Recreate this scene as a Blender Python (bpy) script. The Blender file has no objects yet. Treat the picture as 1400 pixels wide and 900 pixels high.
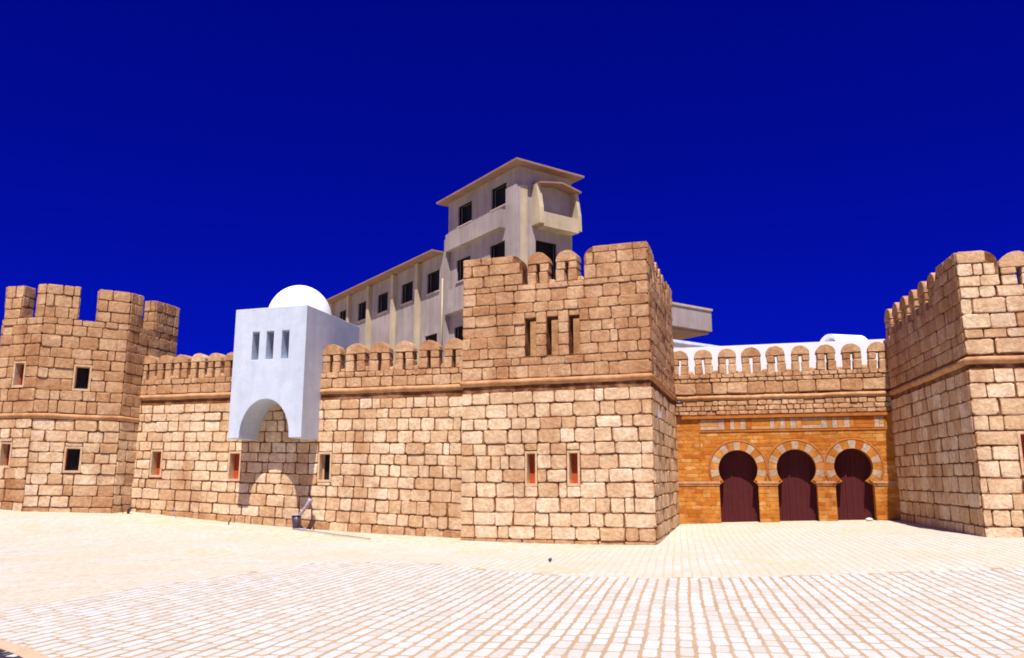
import bpy, bmesh, math, random
import numpy as np
from mathutils import Vector, Matrix

random.seed(11)
SC = bpy.context.scene
COL = SC.collection
# ------------------------------------------------------------------ camera
F_PX, HZ, YAW, EYE = 1120.0, 668.0, -0.2655, 1.6
PITCH = math.atan((HZ - 450.0) / F_PX)
cam_d = bpy.data.cameras.new('camera')
cam_d.sensor_fit = 'HORIZONTAL'
cam_d.sensor_width = 36.0
cam_d.lens = 36.0 * F_PX / 1400.0
cam_d.clip_start = 0.05
cam_d.clip_end = 4000.0
cam = bpy.data.objects.new('camera', cam_d)
cam.location = (0, 0, EYE)
cam.rotation_euler = (math.pi / 2 + PITCH, 0, -YAW)
COL.objects.link(cam)
SC.camera = cam
# ------------------------------------------------------------------ sky, sun
SUNV = Vector((0.25, -1.25, 2.44)).normalized()
ELEV = math.asin(SUNV.z)
world = bpy.data.worlds.new('World')
SC.world = world
world.use_nodes = True
wn = world.node_tree
for n in list(wn.nodes):
    wn.nodes.remove(n)
w_out = wn.nodes.new('ShaderNodeOutputWorld')
w_bg = wn.nodes.new('ShaderNodeBackground')
w_sky = wn.nodes.new('ShaderNodeTexSky')
w_sky.sky_type = 'NISHITA'
w_sky.sun_disc = False
w_sky.sun_elevation = ELEV
w_sky.sun_rotation = math.atan2(SUNV.x, SUNV.y)
w_sky.altitude = 600.0
w_sky.air_density = 1.0
w_sky.dust_density = 1.2
w_sky.ozone_density = 4.0
w_mul = wn.nodes.new('ShaderNodeMixRGB')
w_mul.blend_type = 'MULTIPLY'
w_mul.inputs['Fac'].default_value = 1.0
w_mul.inputs['Color2'].default_value = (0.002, 0.012, 0.52, 1)   # deep polarised blue of the photograph
w_bg.inputs['Strength'].default_value = 0.10
wn.links.new(w_sky.outputs[0], w_mul.inputs['Color1'])
wn.links.new(w_mul.outputs[0], w_bg.inputs['Color'])
wn.links.new(w_bg.outputs[0], w_out.inputs['Surface'])
sun_d = bpy.data.lights.new('sun', 'SUN')
sun_d.energy = 5.0
sun_d.angle = math.radians(0.53)
sun_d.color = (1.0, 0.93, 0.83)
sun = bpy.data.objects.new('sun', sun_d)
sun.rotation_euler = SUNV.to_track_quat('Z', 'Y').to_euler()
sun.location = (10, -20, 40)
COL.objects.link(sun)
SC.view_settings.view_transform = 'Standard'
SC.view_settings.look = 'None'
SC.view_settings.gamma = 1.0
SC.view_settings.exposure = 0.62
SC.view_settings.use_curve_mapping = False
SC.render.engine = 'CYCLES'
SC.cycles.pixel_filter_type = 'BLACKMAN_HARRIS'
SC.cycles.filter_width = 1.8

# ------------------------------------------------------------------ materials
def new_mat(name):
    m = bpy.data.materials.new(name)
    m.use_nodes = True
    nt = m.node_tree
    b = nt.nodes.get('Principled BSDF')
    return m, nt, b

def N(nt, t, **kw):
    n = nt.nodes.new(t)
    for k, v in kw.items():
        setattr(n, k, v)
    return n

def noise(nt, pos, scale, detail=4.0, rough=0.6):
    n = N(nt, 'ShaderNodeTexNoise')
    n.inputs['Scale'].default_value = scale
    n.inputs['Detail'].default_value = detail
    n.inputs['Roughness'].default_value = rough
    nt.links.new(pos, n.inputs['Vector'])
    return n.outputs['Fac']

def ramp(nt, fac, stops):
    r = N(nt, 'ShaderNodeValToRGB')
    e = r.color_ramp.elements
    while len(e) < len(stops):
        e.new(0.5)
    for i, (p, c) in enumerate(stops):
        e[i].position = p
        e[i].color = (c[0], c[1], c[2], 1) if not isinstance(c, (int, float)) else (c, c, c, 1)
    nt.links.new(fac, r.inputs['Fac'])
    return r.outputs['Color']

def mix(nt, mode, fac, a, b):
    m = N(nt, 'ShaderNodeMixRGB', blend_type=mode)
    for sock, v in (('Fac', fac), ('Color1', a), ('Color2', b)):
        if isinstance(v, (int, float)):
            m.inputs[sock].default_value = v if sock == 'Fac' else (v, v, v, 1)
        elif isinstance(v, tuple):
            m.inputs[sock].default_value = (v[0], v[1], v[2], 1)
        else:
            nt.links.new(v, m.inputs[sock])
    return m.outputs['Color']

def piece_random(nt):
    oi = N(nt, 'ShaderNodeObjectInfo')
    ge = N(nt, 'ShaderNodeNewGeometry')
    a = N(nt, 'ShaderNodeMath', operation='ADD')
    nt.links.new(oi.outputs['Random'], a.inputs[0])
    nt.links.new(ge.outputs['Random Per Island'], a.inputs[1])
    f = N(nt, 'ShaderNodeMath', operation='FRACT')
    nt.links.new(a.outputs[0], f.inputs[0])
    return f.outputs[0], ge.outputs['Position']

def bump(nt, b, height, strength, dist):
    bp = N(nt, 'ShaderNodeBump')
    bp.inputs['Strength'].default_value = strength
    bp.inputs['Distance'].default_value = dist
    nt.links.new(height, bp.inputs['Height'])
    nt.links.new(bp.outputs[0], b.inputs['Normal'])

def stone_mat(name, cols, pit=0.55, rough_scale=9.0, stain=(0.36, 0.18, 0.08), stain_amt=0.55, weather=0.75, stain_scale=2.3):
    """quarried limestone: tint per piece, mottling, pits, brown rims of old mortar"""
    m, nt, b = new_mat(name)
    rnd, pos = piece_random(nt)
    k = len(cols)
    base = ramp(nt, rnd, [((i + 0.0) / (k - 1), c) for i, c in enumerate(cols)])
    n1 = noise(nt, pos, rough_scale, 6.0, 0.65)
    n2 = noise(nt, pos, stain_scale, 3.0, 0.55)
    n3 = noise(nt, pos, 34.0, 4.0, 0.7)
    mott = ramp(nt, n1, [(0.28, 0.66), (0.62, 1.12)])
    c = mix(nt, 'MULTIPLY', 1.0, base, mott)
    st = ramp(nt, n2, [(0.44, 0.0), (0.70, 1.0)])
    stf = N(nt, 'ShaderNodeMath', operation='MULTIPLY')
    nt.links.new(st, stf.inputs[0]); stf.inputs[1].default_value = stain_amt
    c = mix(nt, 'MIX', stf.outputs[0], c, stain)
    pits = ramp(nt, n3, [(0.30, pit), (0.42, 1.0)])
    c = mix(nt, 'MULTIPLY', 1.0, c, pits)
    mp = N(nt, 'ShaderNodeMapping')
    mp.inputs['Scale'].default_value = (1.0, 1.0, 0.35)
    nt.links.new(pos, mp.inputs['Vector'])
    n4 = noise(nt, mp.outputs[0], 0.9, 5.0, 0.62)
    wf = N(nt, 'ShaderNodeMath', operation='MULTIPLY')
    nt.links.new(ramp(nt, n4, [(0.46, 0.0), (0.68, 1.0)]), wf.inputs[0]); wf.inputs[1].default_value = weather
    c = mix(nt, 'MULTIPLY', wf.outputs[0], c, (0.66, 0.52, 0.44))
    nt.links.new(c, b.inputs['Base Color'])
    b.inputs['Roughness'].default_value = 0.95
    b.inputs['Specular IOR Level'].default_value = 0.1
    h = mix(nt, 'ADD', 0.35, n1, n3)
    bump(nt, b, h, 0.9, 0.035)
    return m

def plain_mat(name, col, var=0.12, scale=6.0, rough=0.9, bmp=0.25, bdist=0.01, fine=40.0, spec=0.15, streak=0.0):
    m, nt, b = new_mat(name)
    ge = N(nt, 'ShaderNodeNewGeometry')
    pos = ge.outputs['Position']
    n1 = noise(nt, pos, scale, 5.0, 0.6)
    mott = ramp(nt, n1, [(0.3, 1.0 - var), (0.7, 1.0 + var * 0.6)])
    c = mix(nt, 'MULTIPLY', 1.0, (col[0], col[1], col[2]), mott)
    if streak:
        mp = N(nt, 'ShaderNodeMapping')
        mp.inputs['Scale'].default_value = (1.3, 1.3, 0.16)
        nt.links.new(pos, mp.inputs['Vector'])
        n2 = noise(nt, mp.outputs[0], 1.6, 4.0, 0.6)
        s = ramp(nt, n2, [(0.42, 1.0 - streak), (0.62, 1.0)])
        c = mix(nt, 'MULTIPLY', 1.0, c, s)
    nt.links.new(c, b.inputs['Base Color'])
    b.inputs['Roughness'].default_value = rough
    b.inputs['Specular IOR Level'].default_value = spec
    n3 = noise(nt, pos, fine, 4.0, 0.6)
    bump(nt, b, n3, bmp, bdist)
    return m

M = {}
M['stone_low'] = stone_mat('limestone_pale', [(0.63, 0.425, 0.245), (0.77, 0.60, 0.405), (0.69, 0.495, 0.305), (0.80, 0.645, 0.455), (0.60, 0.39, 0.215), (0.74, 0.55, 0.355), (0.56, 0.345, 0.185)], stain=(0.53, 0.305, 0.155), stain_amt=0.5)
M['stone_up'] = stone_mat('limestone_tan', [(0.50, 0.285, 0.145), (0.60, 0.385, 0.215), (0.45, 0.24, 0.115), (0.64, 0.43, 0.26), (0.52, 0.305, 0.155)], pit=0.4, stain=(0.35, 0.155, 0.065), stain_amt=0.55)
M['mortar'] = stone_mat('mortar_brown', [(0.15, 0.055, 0.022), (0.19, 0.075, 0.03), (0.13, 0.05, 0.02)], rough_scale=14.0, stain=(0.40, 0.22, 0.11), stain_amt=0.85, stain_scale=3.4)
M['rim'] = stone_mat('mortar_smeared_rim', [(0.44, 0.235, 0.115), (0.52, 0.31, 0.165), (0.38, 0.19, 0.085)], rough_scale=12.0, stain=(0.30, 0.13, 0.055), stain_amt=0.6, stain_scale=5.0)
M['moulding'] = stone_mat('moulding_render', [(0.53, 0.295, 0.145), (0.56, 0.325, 0.165)], rough_scale=4.0, pit=0.8, stain=(0.38, 0.17, 0.07), stain_amt=0.5)
M['surround'] = plain_mat('window_surround_render', (0.58, 0.385, 0.225), 0.25)
M['brick'] = stone_mat('ochre_brick', [(0.46, 0.165, 0.022), (0.56, 0.27, 0.07), (0.40, 0.10, 0.012), (0.60, 0.33, 0.115), (0.50, 0.19, 0.03), (0.53, 0.22, 0.045), (0.44, 0.13, 0.016)], pit=0.9, rough_scale=4.0, stain=(0.44, 0.125, 0.015), stain_amt=0.45)
M['brick_joint'] = plain_mat('brick_joint', (0.44, 0.165, 0.028), 0.25)
M['vou_white'] = stone_mat('voussoir_white', [(0.47, 0.34, 0.245), (0.50, 0.37, 0.27)], pit=0.9, stain=(0.45, 0.25, 0.12), stain_amt=0.5)
M['red_trim'] = plain_mat('red_trim', (0.40, 0.135, 0.03), 0.25)
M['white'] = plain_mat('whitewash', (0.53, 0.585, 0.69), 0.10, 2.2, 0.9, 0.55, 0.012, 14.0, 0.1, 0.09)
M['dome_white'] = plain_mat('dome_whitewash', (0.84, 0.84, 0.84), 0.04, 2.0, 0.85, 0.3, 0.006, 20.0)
M['concrete'] = plain_mat('old_render', (0.39, 0.33, 0.32), 0.20, 0.5, 0.9, 0.3, 0.01, 20.0, 0.1, 0.16)
M['cream'] = plain_mat('cream_render', (0.52, 0.43, 0.30), 0.18, 0.6, 0.9, 0.3, 0.01, 20.0, 0.1, 0.14)
M['eave'] = plain_mat('eave_render', (0.30, 0.18, 0.125), 0.2, 1.2, 0.9)  # base colour darkened to carry the shade on the slab undersides
M['dark_glass'] = plain_mat('dark_opening', (0.012, 0.010, 0.012), 0.3, 3.0, 0.5, 0.05)
M['sill'] = plain_mat('sill_render', (0.45, 0.36, 0.32), 0.1)
M['red_wood'] = plain_mat('red_shutter', (0.42, 0.075, 0.02), 0.25, 9.0, 0.6, 0.2)
M['pale_frame'] = plain_mat('pale_frame', (0.62, 0.45, 0.36), 0.1)
M['metal_dark'] = plain_mat('dark_metal', (0.055, 0.035, 0.06), 0.4, 12.0, 0.45, 0.2, 0.003, 60, 0.5)
M['metal_pale'] = plain_mat('scuffed_metal', (0.36, 0.30, 0.36), 0.3, 12.0, 0.4, 0.2, 0.003, 60, 0.5)
M['rubbish'] = plain_mat('pale_rubbish', (0.70, 0.66, 0.62), 0.1)
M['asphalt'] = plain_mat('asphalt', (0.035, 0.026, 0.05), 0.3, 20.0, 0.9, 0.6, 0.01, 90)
M['kerb'] = plain_mat('kerb_stone', (0.50, 0.36, 0.25), 0.15)

def door_material():
    m, nt, b = new_mat('maroon_door')
    ge = N(nt, 'ShaderNodeNewGeometry')
    wv = N(nt, 'ShaderNodeTexWave', wave_type='BANDS', bands_direction='DIAGONAL')
    wv.inputs['Scale'].default_value = 6.0
    wv.inputs['Distortion'].default_value = 3.0
    nt.links.new(ge.outputs['Position'], wv.inputs['Vector'])
    n1 = noise(nt, ge.outputs['Position'], 3.0)
    c = mix(nt, 'MIX', n1, (0.060, 0.006, 0.007), (0.095, 0.014, 0.018))
    c = mix(nt, 'MULTIPLY', 0.22, c, wv.outputs['Color'])
    nt.links.new(c, b.inputs['Base Color'])
    b.inputs['Roughness'].default_value = 0.65
    b.inputs['Specular IOR Level'].default_value = 0.2
    bump(nt, b, wv.outputs['Fac'], 0.12, 0.006)
    return m
M['door'] = door_material()

def ground_material(name, c1, c2, c3):
    m, nt, b = new_mat(name)
    ge = N(nt, 'ShaderNodeNewGeometry')
    pos = ge.outputs['Position']
    n1 = noise(nt, pos, 0.35, 6.0, 0.6)
    n2 = noise(nt, pos, 7.0, 5.0, 0.7)
    n3 = noise(nt, pos, 60.0, 3.0, 0.7)
    c = ramp(nt, n1, [(0.35, c1), (0.55, c2), (0.72, c3)])
    c = mix(nt, 'MULTIPLY', 1.0, c, ramp(nt, n2, [(0.3, 0.82), (0.7, 1.08)]))
    nt.links.new(c, b.inputs['Base Color'])
    b.inputs['Roughness'].default_value = 1.0
    b.inputs['Specular IOR Level'].default_value = 0.05
    bump(nt, b, mix(nt, 'ADD', 0.5, n2, n3), 0.5, 0.012)
    return m
M['sand'] = ground_material('sand_ground', (0.48, 0.41, 0.285), (0.51, 0.455, 0.34), (0.46, 0.37, 0.24))
M['joint'] = ground_material('tan_joint', (0.37, 0.26, 0.16), (0.42, 0.305, 0.20), (0.35, 0.235, 0.14))

def paver_mat(name, cols, dust, amt):
    m, nt, b = new_mat(name)
    rnd, pos = piece_random(nt)
    k = len(cols)
    c = ramp(nt, rnd, [(i / (k - 1), q) for i, q in enumerate(cols)])
    n1 = noise(nt, pos, 0.45, 5.0, 0.6)
    n2 = noise(nt, pos, 22.0, 4.0, 0.7)
    f = N(nt, 'ShaderNodeMath', operation='MULTIPLY')
    nt.links.new(ramp(nt, n1, [(0.40, 0.0), (0.66, 1.0)]), f.inputs[0]); f.inputs[1].default_value = amt
    c = mix(nt, 'MIX', f.outputs[0], c, dust)
    c = mix(nt, 'MULTIPLY', 1.0, c, ramp(nt, n2, [(0.28, 0.86), (0.6, 1.03)]))
    nt.links.new(c, b.inputs['Base Color'])
    b.inputs['Roughness'].default_value = 0.85
    b.inputs['Specular IOR Level'].default_value = 0.15
    bump(nt, b, n2, 0.4, 0.006)
    return m
M['paver'] = paver_mat('pale_paver', [(0.47, 0.465, 0.455), (0.54, 0.545, 0.545), (0.44, 0.425, 0.40), (0.51, 0.50, 0.48), (0.50, 0.52, 0.55)], (0.47, 0.42, 0.34), 0.25)
M['paver_far'] = paver_mat('dusty_paver', [(0.47, 0.445, 0.40), (0.52, 0.50, 0.455), (0.49, 0.47, 0.435)], (0.50, 0.43, 0.31), 0.65)

# ------------------------------------------------------------------ helpers
def tag(o, label=None, cat=None, group=None, kind=None):
    if label: o['label'] = label
    if cat: o['category'] = cat
    if group: o['group'] = group
    if kind: o['kind'] = kind
    return o

def link(o, parent=None):
    COL.objects.link(o)
    if parent is not None:
        o.parent = parent
    return o

def mesh_obj(name, verts, faces, mat, parent=None, smooth=False):
    me = bpy.data.meshes.new(name)
    me.from_pydata([tuple(v) for v in verts], [], [tuple(f) for f in faces])
    me.materials.append(M[mat])
    if smooth:
        me.polygons.foreach_set('use_smooth', [True] * len(me.polygons))
    me.update()
    return link(bpy.data.objects.new(name, me), parent)

class MB:
    def __init__(self):
        self.v = []; self.f = []
    def add(self, vs, fs):
        k = len(self.v)
        self.v += [tuple(p) for p in vs]
        self.f += [tuple(i + k for i in q) for q in fs]
    def box(self, lo, hi, frame=None):
        x0, y0, z0 = lo; x1, y1, z1 = hi
        vs = [(x0, y0, z0), (x1, y0, z0), (x1, y1, z0), (x0, y1, z0), (x0, y0, z1), (x1, y0, z1), (x1, y1, z1), (x0, y1, z1)]
        if frame: vs = [frame(*p) for p in vs]
        self.add(vs, [(3, 2, 1, 0), (4, 5, 6, 7), (0, 1, 5, 4), (1, 2, 6, 5), (2, 3, 7, 6), (3, 0, 4, 7)])
    def tube(self, pts, rad, seg=10):
        pts = [Vector(p) for p in pts]
        rs = rad if isinstance(rad, (list, tuple)) else [rad] * len(pts)
        rings = []
        for i, p in enumerate(pts):
            d = (pts[min(i + 1, len(pts) - 1)] - pts[max(i - 1, 0)]).normalized()
            a = d.orthogonal().normalized() if i == 0 else (rings[-1][1] - d * rings[-1][1].dot(d)).normalized()
            b = d.cross(a)
            rings.append(([p + (a * math.cos(t) + b * math.sin(t)) * rs[i] for t in [2 * math.pi * k / seg for k in range(seg)]], a))
        vs = [q for r in rings for q in r[0]]
        fs = []
        for i in range(len(pts) - 1):
            for k in range(seg):
                fs.append((i * seg + k, i * seg + (k + 1) % seg, (i + 1) * seg + (k + 1) % seg, (i + 1) * seg + k))
        fs.append(tuple(range(seg - 1, -1, -1)))
        fs.append(tuple(range((len(pts) - 1) * seg, len(pts) * seg)))
        self.add(vs, fs)
    def build(self, name, mat, parent=None, smooth=False):
        return mesh_obj(name, self.v, self.f, mat, parent, smooth)

def empty(name, loc, label, cat, group=None):
    o = bpy.data.objects.new(name, None)
    o.empty_display_size = 0.3
    o.location = loc
    link(o)
    return tag(o, label, cat, group)

class Rel:
    """parent world-coordinate parts to an empty that stands at the thing's base"""
def fix(o, root):
    o.parent = root
    o.location = o.location - root.location
    return o

# ground height from the wall feet seen in the photograph
CP = np.array([(-2.4, 23.8, .05), (-8.2, 24.25, .06), (-13.18, 24.85, .28), (-16.5, 24.85, .48), (-20.4, 24.85, .80), (-20.6, 23.95, .77), (-23.4, 22.1, .95),
               (-2.15, 30.2, .36), (4.95, 30.2, .56), (5.72, 22.9, .44), (9, 22.9, .44), (14, 24, .5), (1.4, 30.2, .47), (-2.3, 27, .2),
               (-12, 5, 0), (0, 4, 0), (9, 5, 0), (-12, 12, .02), (-5, 11, 0), (0, 12, 0), (7, 12, .05), (-22, 12, .3), (-6, 18, .0), (0, 18, .05), (5, 18, .22), (-13, 19, .12),
               (-20, 19, .5), (14, 14, .2), (-30, 12, .5), (-30, 22, 1.1)])
def _tps_fit():
    P = CP[:, :2]; n = len(P)
    d2 = ((P[:, None] - P[None]) ** 2).sum(-1)
    K = np.where(d2 > 0, 0.5 * d2 * np.log(np.maximum(d2, 1e-9)), 0) + np.eye(n) * 1.5
    A = np.zeros((n + 3, n + 3)); A[:n, :n] = K; A[:n, n] = 1; A[:n, n + 1:] = P; A[n, :n] = 1; A[n + 1:, :n] = P.T
    return np.linalg.solve(A, np.concatenate([CP[:, 2], [0, 0, 0]]))
_W = _tps_fit()
def gz_arr(x, y):
    x = np.asarray(x, float); y = np.asarray(y, float)
    xc = np.clip(x, -32, 16); yc = np.clip(y, 3, 31)
    P = CP[:, :2]; n = len(P)
    d2 = (xc[..., None] - P[:, 0]) ** 2 + (yc[..., None] - P[:, 1]) ** 2
    z = (np.where(d2 > 0, 0.5 * d2 * np.log(np.maximum(d2, 1e-9)), 0) * _W[:n]).sum(-1) + _W[n] + _W[n + 1] * xc + _W[n + 2] * yc
    return np.clip(z, -0.1, 1.3)
def gz(x, y):
    return float(gz_arr(np.array([x]), np.array([y]))[0])

# world -> picture, used only to rank pieces by how large they show
_cy, _sy, _cp, _sp = math.cos(YAW), math.sin(YAW), math.cos(PITCH), math.sin(PITCH)
FW = np.array([_sy * _cp, _cy * _cp, _sp]); RI = np.array([_cy, -_sy, 0.0]); UP = np.cross(RI, FW)
def show_score(p, n, area):
    d = np.array(p) - np.array([0, 0, EYE])
    dep = d @ FW
    if dep < 0.3: return 0.0
    u = 700 + F_PX * (d @ RI) / dep; v = 450 - F_PX * (d @ UP) / dep
    r = np.linalg.norm(d)
    face = max(0.02, -(d @ np.array(n)) / r)
    s = area * face / (r * r)
    if not (-8 < u < 1408 and -8 < v < 905): s *= 0.01
    return s

# ------------------------------------------------------------------ stone pieces
def stone_proto(seed, w=0.6, h=0.37, ch=0.024, jit=0.019):
    r = random.Random(seed)
    cx, cz = w / 2, h / 2
    k = r.uniform(0.02, 0.055)
    out = [(-cx + k, -cz), (0 + r.uniform(-.1, .1), -cz - r.uniform(-.01, .01)), (cx - k, -cz), (cx, -cz + k), (cx, cz - k), (cx - k, cz),
           (0 + r.uniform(-.1, .1), cz + r.uniform(-.01, .01)), (-cx + k, cz), (-cx, cz - k), (-cx, -cz + k)]
    out = [(x + r.uniform(-jit, jit), z + r.uniform(-jit, jit) * .62) for x, z in out]
    inn = [(x * (1 - 2 * ch / w) + r.uniform(-.008, .008), z * (1 - 2 * ch / h) + r.uniform(-.008, .008)) for x, z in out]
    n = 10
    vs = [(x / w, 0.35, z / h) for x, z in out] + [(x / w, -0.74 + r.uniform(-.10, .10), z / h) for x, z in out]
    vs += [(x / w, -0.98 + r.uniform(-.10, .10), z / h) for x, z in inn] + [(r.uniform(-.1, .1), -1.03 + r.uniform(-.1, .1), r.uniform(-.1, .1))]
    fs = []
    for i in range(n):
        j = (i + 1) % n
        fs += [(i, j, n + j, n + i), (n + i, n + j, 2 * n + j, 2 * n + i), (2 * n + i, 2 * n + j, 3 * n)]
    # mortar-smeared rims: sides and most of the worn edge take the brown rim stone
    mi = []
    for i in range(n):
        mi += [1, 1 if r.random() < .5 else 0, 0]
    return np.array(vs), fs, mi

PROTO = [stone_proto(100 + i, 0.6, 0.37) for i in range(14)]
PROTO_SMALL = [stone_proto(200 + i, 0.3, 0.22, 0.016, 0.014) for i in range(8)]
PROTO_BRICK = [stone_proto(300 + i, 0.3, 0.13, 0.006, 0.002) for i in range(6)]
_mesh_cache = {}
def proto_mesh(fam, i, mat):
    key = (fam, i, mat)
    if key not in _mesh_cache:
        vs, fs, mi = {'s': PROTO, 'm': PROTO_SMALL, 'b': PROTO_BRICK}[fam][i]
        me = bpy.data.meshes.new('brick' if fam == 'b' else 'stone')
        me.from_pydata([tuple(v) for v in vs], [], fs)
        me.materials.append(M[mat])
        if fam != 'b':
            me.materials.append(M['rim'])
            me.polygons.foreach_set('material_index', mi)
        _mesh_cache[key] = me
    return _mesh_cache[key]

class Pieces:
    """stones of one wall or tower: the 300 that show largest become parts, the rest one joined part"""
    def __init__(self, thing, name='stone', limit=300):
        self.thing = thing; self.name = name; self.limit = limit; self.items = []
    def add(self, c, ang, tilt, w, p, h, fam, mat, n):
        self.items.append((show_score(c, n, w * h), c, ang, tilt, w, p, h, fam, mat))
    def flush(self):
        its = sorted(self.items, key=lambda t: -t[0])
        joined = {}
        base = np.array(self.thing.location)
        for q, (sc, c, ang, tilt, w, p, h, fam, mat) in enumerate(its):
            lst = {'s': PROTO, 'm': PROTO_SMALL, 'b': PROTO_BRICK}[fam]
            vi = random.randrange(len(lst))
            sx = w * random.choice((1, -1)) if False else w
            if q < self.limit:
                o = bpy.data.objects.new(self.name, proto_mesh(fam, vi, mat))
                o.parent = self.thing
                o.matrix_basis = Matrix.Translation(Vector(c) - Vector(base)) @ Matrix.Rotation(ang, 4, 'Z') @ Matrix.Rotation(-tilt, 4, 'Y') @ Matrix.Diagonal((w, p, h, 1))
                COL.objects.link(o)
            else:
                R = np.array((Matrix.Rotation(ang, 3, 'Z') @ Matrix.Rotation(-tilt, 3, 'Y') @ Matrix.Diagonal((w, p, h))))
                vs, fs, mi = lst[vi]
                V, Fc, MI = joined.setdefault(mat, ([], [], []))
                MI.extend(mi if fam != 'b' else [0] * len(fs))
                k = len(V)
                V.extend(map(tuple, vs @ R.T + np.array(c) - base))
                Fc.extend(tuple(i + k for i in f) for f in fs)
        for mat, (V, Fc, MI) in joined.items():
            o = mesh_obj('smaller_' + self.name + 's', V, Fc, mat, self.thing)
            if max(MI):
                o.data.materials.append(M['rim']); o.data.polygons.foreach_set('material_index', MI)
            o['kind'] = 'stuff'

class Panel:
    """one upright wall face from plan point p0 (left, seen from outside) to p1"""
    def __init__(self, p0, p1):
        self.p0 = Vector((p0[0], p0[1], 0)); self.p1 = Vector((p1[0], p1[1], 0))
        d = self.p1 - self.p0
        self.L = d.length
        self.e = d / self.L
        self.n = Vector((self.e.y, -self.e.x, 0))
        self.ang = math.atan2(self.e.y, self.e.x)
    def at(self, s, out, z):
        q = self.p0 + self.e * s + self.n * out
        return Vector((q.x, q.y, z))
    def frame(self, root):
        b = root.location
        return lambda x, y, z: tuple(self.at(x, -y, z) - b)

def lay(panel, pcs, zb0, zb1, zt, nrow, mat, s0=0.0, s1=None, openings=(), wmin=0.42, wmax=0.82, proud=0.05, gap=0.026, fam='s', top_cut=None, foot=0, rowvar=0.16, zt1=None, thin=()):
    """courses of stones between a (sloping) foot line and a level top"""
    s1 = panel.L if s1 is None else s1
    if zt1 is None: zt1 = zt
    hs = [random.uniform(1 - rowvar, 1 + rowvar) * (0.6 if i in thin else 1) for i in range(nrow)]
    tot = sum(hs); acc = 0
    for r in range(nrow):
        t0 = acc / tot; acc += hs[r]; t1 = acc / tot
        def zz(s, t):
            q = (s - s0) / max(1e-6, (s1 - s0))
            zb = zb0 + (zb1 - zb0) * q
            ztt = zt + (zt1 - zt) * q
            return zb + (ztt - zb) * t
        a0, a1 = s0, s1
        if top_cut:
            a0, a1 = top_cut(r, nrow, s0, s1)
        def run(a, b, f0, f1):
            """fill one interval; f0,f1 give the z limits as functions"""
            x = a
            first = True
            while x < b - 0.05:
                w = random.uniform(wmin, wmax)
                if random.random() < 0.14: w *= 0.55
                if first and r % 2: w *= 0.6
                first = False
                if b - (x + w) < wmin * 0.6: w = b - x
                c = x + w / 2
                zl, zh = f0(c), f1(c)
                tilt = math.atan2(0.5 * (f0(x + w) + f1(x + w)) - 0.5 * (f0(x) + f1(x)), w)
                if zh - zl > 0.07:
                    p = panel.at(c, 0, 0.5 * (zl + zh))
                    pcs.add(tuple(p), panel.ang, tilt + random.uniform(-.006, .006), max(.06, w - gap), proud * (random.uniform(0.72, 1.25) if random.random() > .16 else random.uniform(.25, .5)), max(.05, zh - zl - gap), fam, 'stone_up' if r < foot and random.random() < (.75 if r == 0 else .45) else mat, tuple(panel.n))
                x += w
        f0 = lambda s: zz(s, t0)
        f1 = lambda s: zz(s, t1)
        cuts = []
        for (oa, ob, oz0, oz1) in openings:
            c = 0.5 * (oa + ob)
            if oz1 > f0(c) + 0.03 and oz0 < f1(c) - 0.03 and ob > a0 and oa < a1:
                cuts.append((max(a0, oa), min(a1, ob), oz0, oz1))
        cuts.sort()
        x = a0
        for (oa, ob, oz0, oz1) in cuts:
            if oa > x + 0.05: run(x, oa, f0, f1)
            c = 0.5 * (oa + ob)
            if oz0 - f0(c) > 0.09: run(oa, ob, f0, lambda s, k=oz0: k)
            if f1(c) - oz1 > 0.09: run(oa, ob, lambda s, k=oz1: k, f1)
            x = max(x, ob)
        if a1 > x + 0.05: run(x, a1, f0, f1)

def core(panel, root, zb, zt, thick, mat, openings=(), s0=0.0, s1=None, name='mortar_core', out=0.0):
    """wall body behind the stones, with real openings and reveals"""
    s1 = panel.L if s1 is None else s1
    S = sorted(set([s0, s1] + [min(max(v, s0), s1) for o in openings for v in o[:2]]))
    Z = sorted(set([zb, zt] + [min(max(v, zb), zt) for o in openings for v in o[2:4]]))
    solid = {}
    for i in range(len(S) - 1):
        for j in range(len(Z) - 1):
            cs, cz = 0.5 * (S[i] + S[i + 1]), 0.5 * (Z[j] + Z[j + 1])
            solid[i, j] = not any(o[0] < cs < o[1] and o[2] < cz < o[3] for o in openings)
    mb = MB(); idx = {}
    b = root.location
    def V(i, j, k):
        if (i, j, k) not in idx:
            idx[i, j, k] = len(mb.v)
            mb.v.append(tuple(panel.at(S[i], out if k == 0 else -thick, Z[j]) - b))
        return idx[i, j, k]
    for (i, j), sol in solid.items():
        if not sol: continue
        mb.f.append((V(i, j, 0), V(i + 1, j, 0), V(i + 1, j + 1, 0), V(i, j + 1, 0)))
        mb.f.append((V(i, j, 1), V(i, j + 1, 1), V(i + 1, j + 1, 1), V(i + 1, j, 1)))
        if not solid.get((i - 1, j), False): mb.f.append((V(i, j, 0), V(i, j + 1, 0), V(i, j + 1, 1), V(i, j, 1)))
        if not solid.get((i + 1, j), False): mb.f.append((V(i + 1, j, 0), V(i + 1, j, 1), V(i + 1, j + 1, 1), V(i + 1, j + 1, 0)))
        if not solid.get((i, j - 1), False): mb.f.append((V(i, j, 0), V(i, j, 1), V(i + 1, j, 1), V(i + 1, j, 0)))
        if not solid.get((i, j + 1), False): mb.f.append((V(i, j + 1, 0), V(i + 1, j + 1, 0), V(i + 1, j + 1, 1), V(i, j + 1, 1)))
    return mb.build(name, mat, root)

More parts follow.
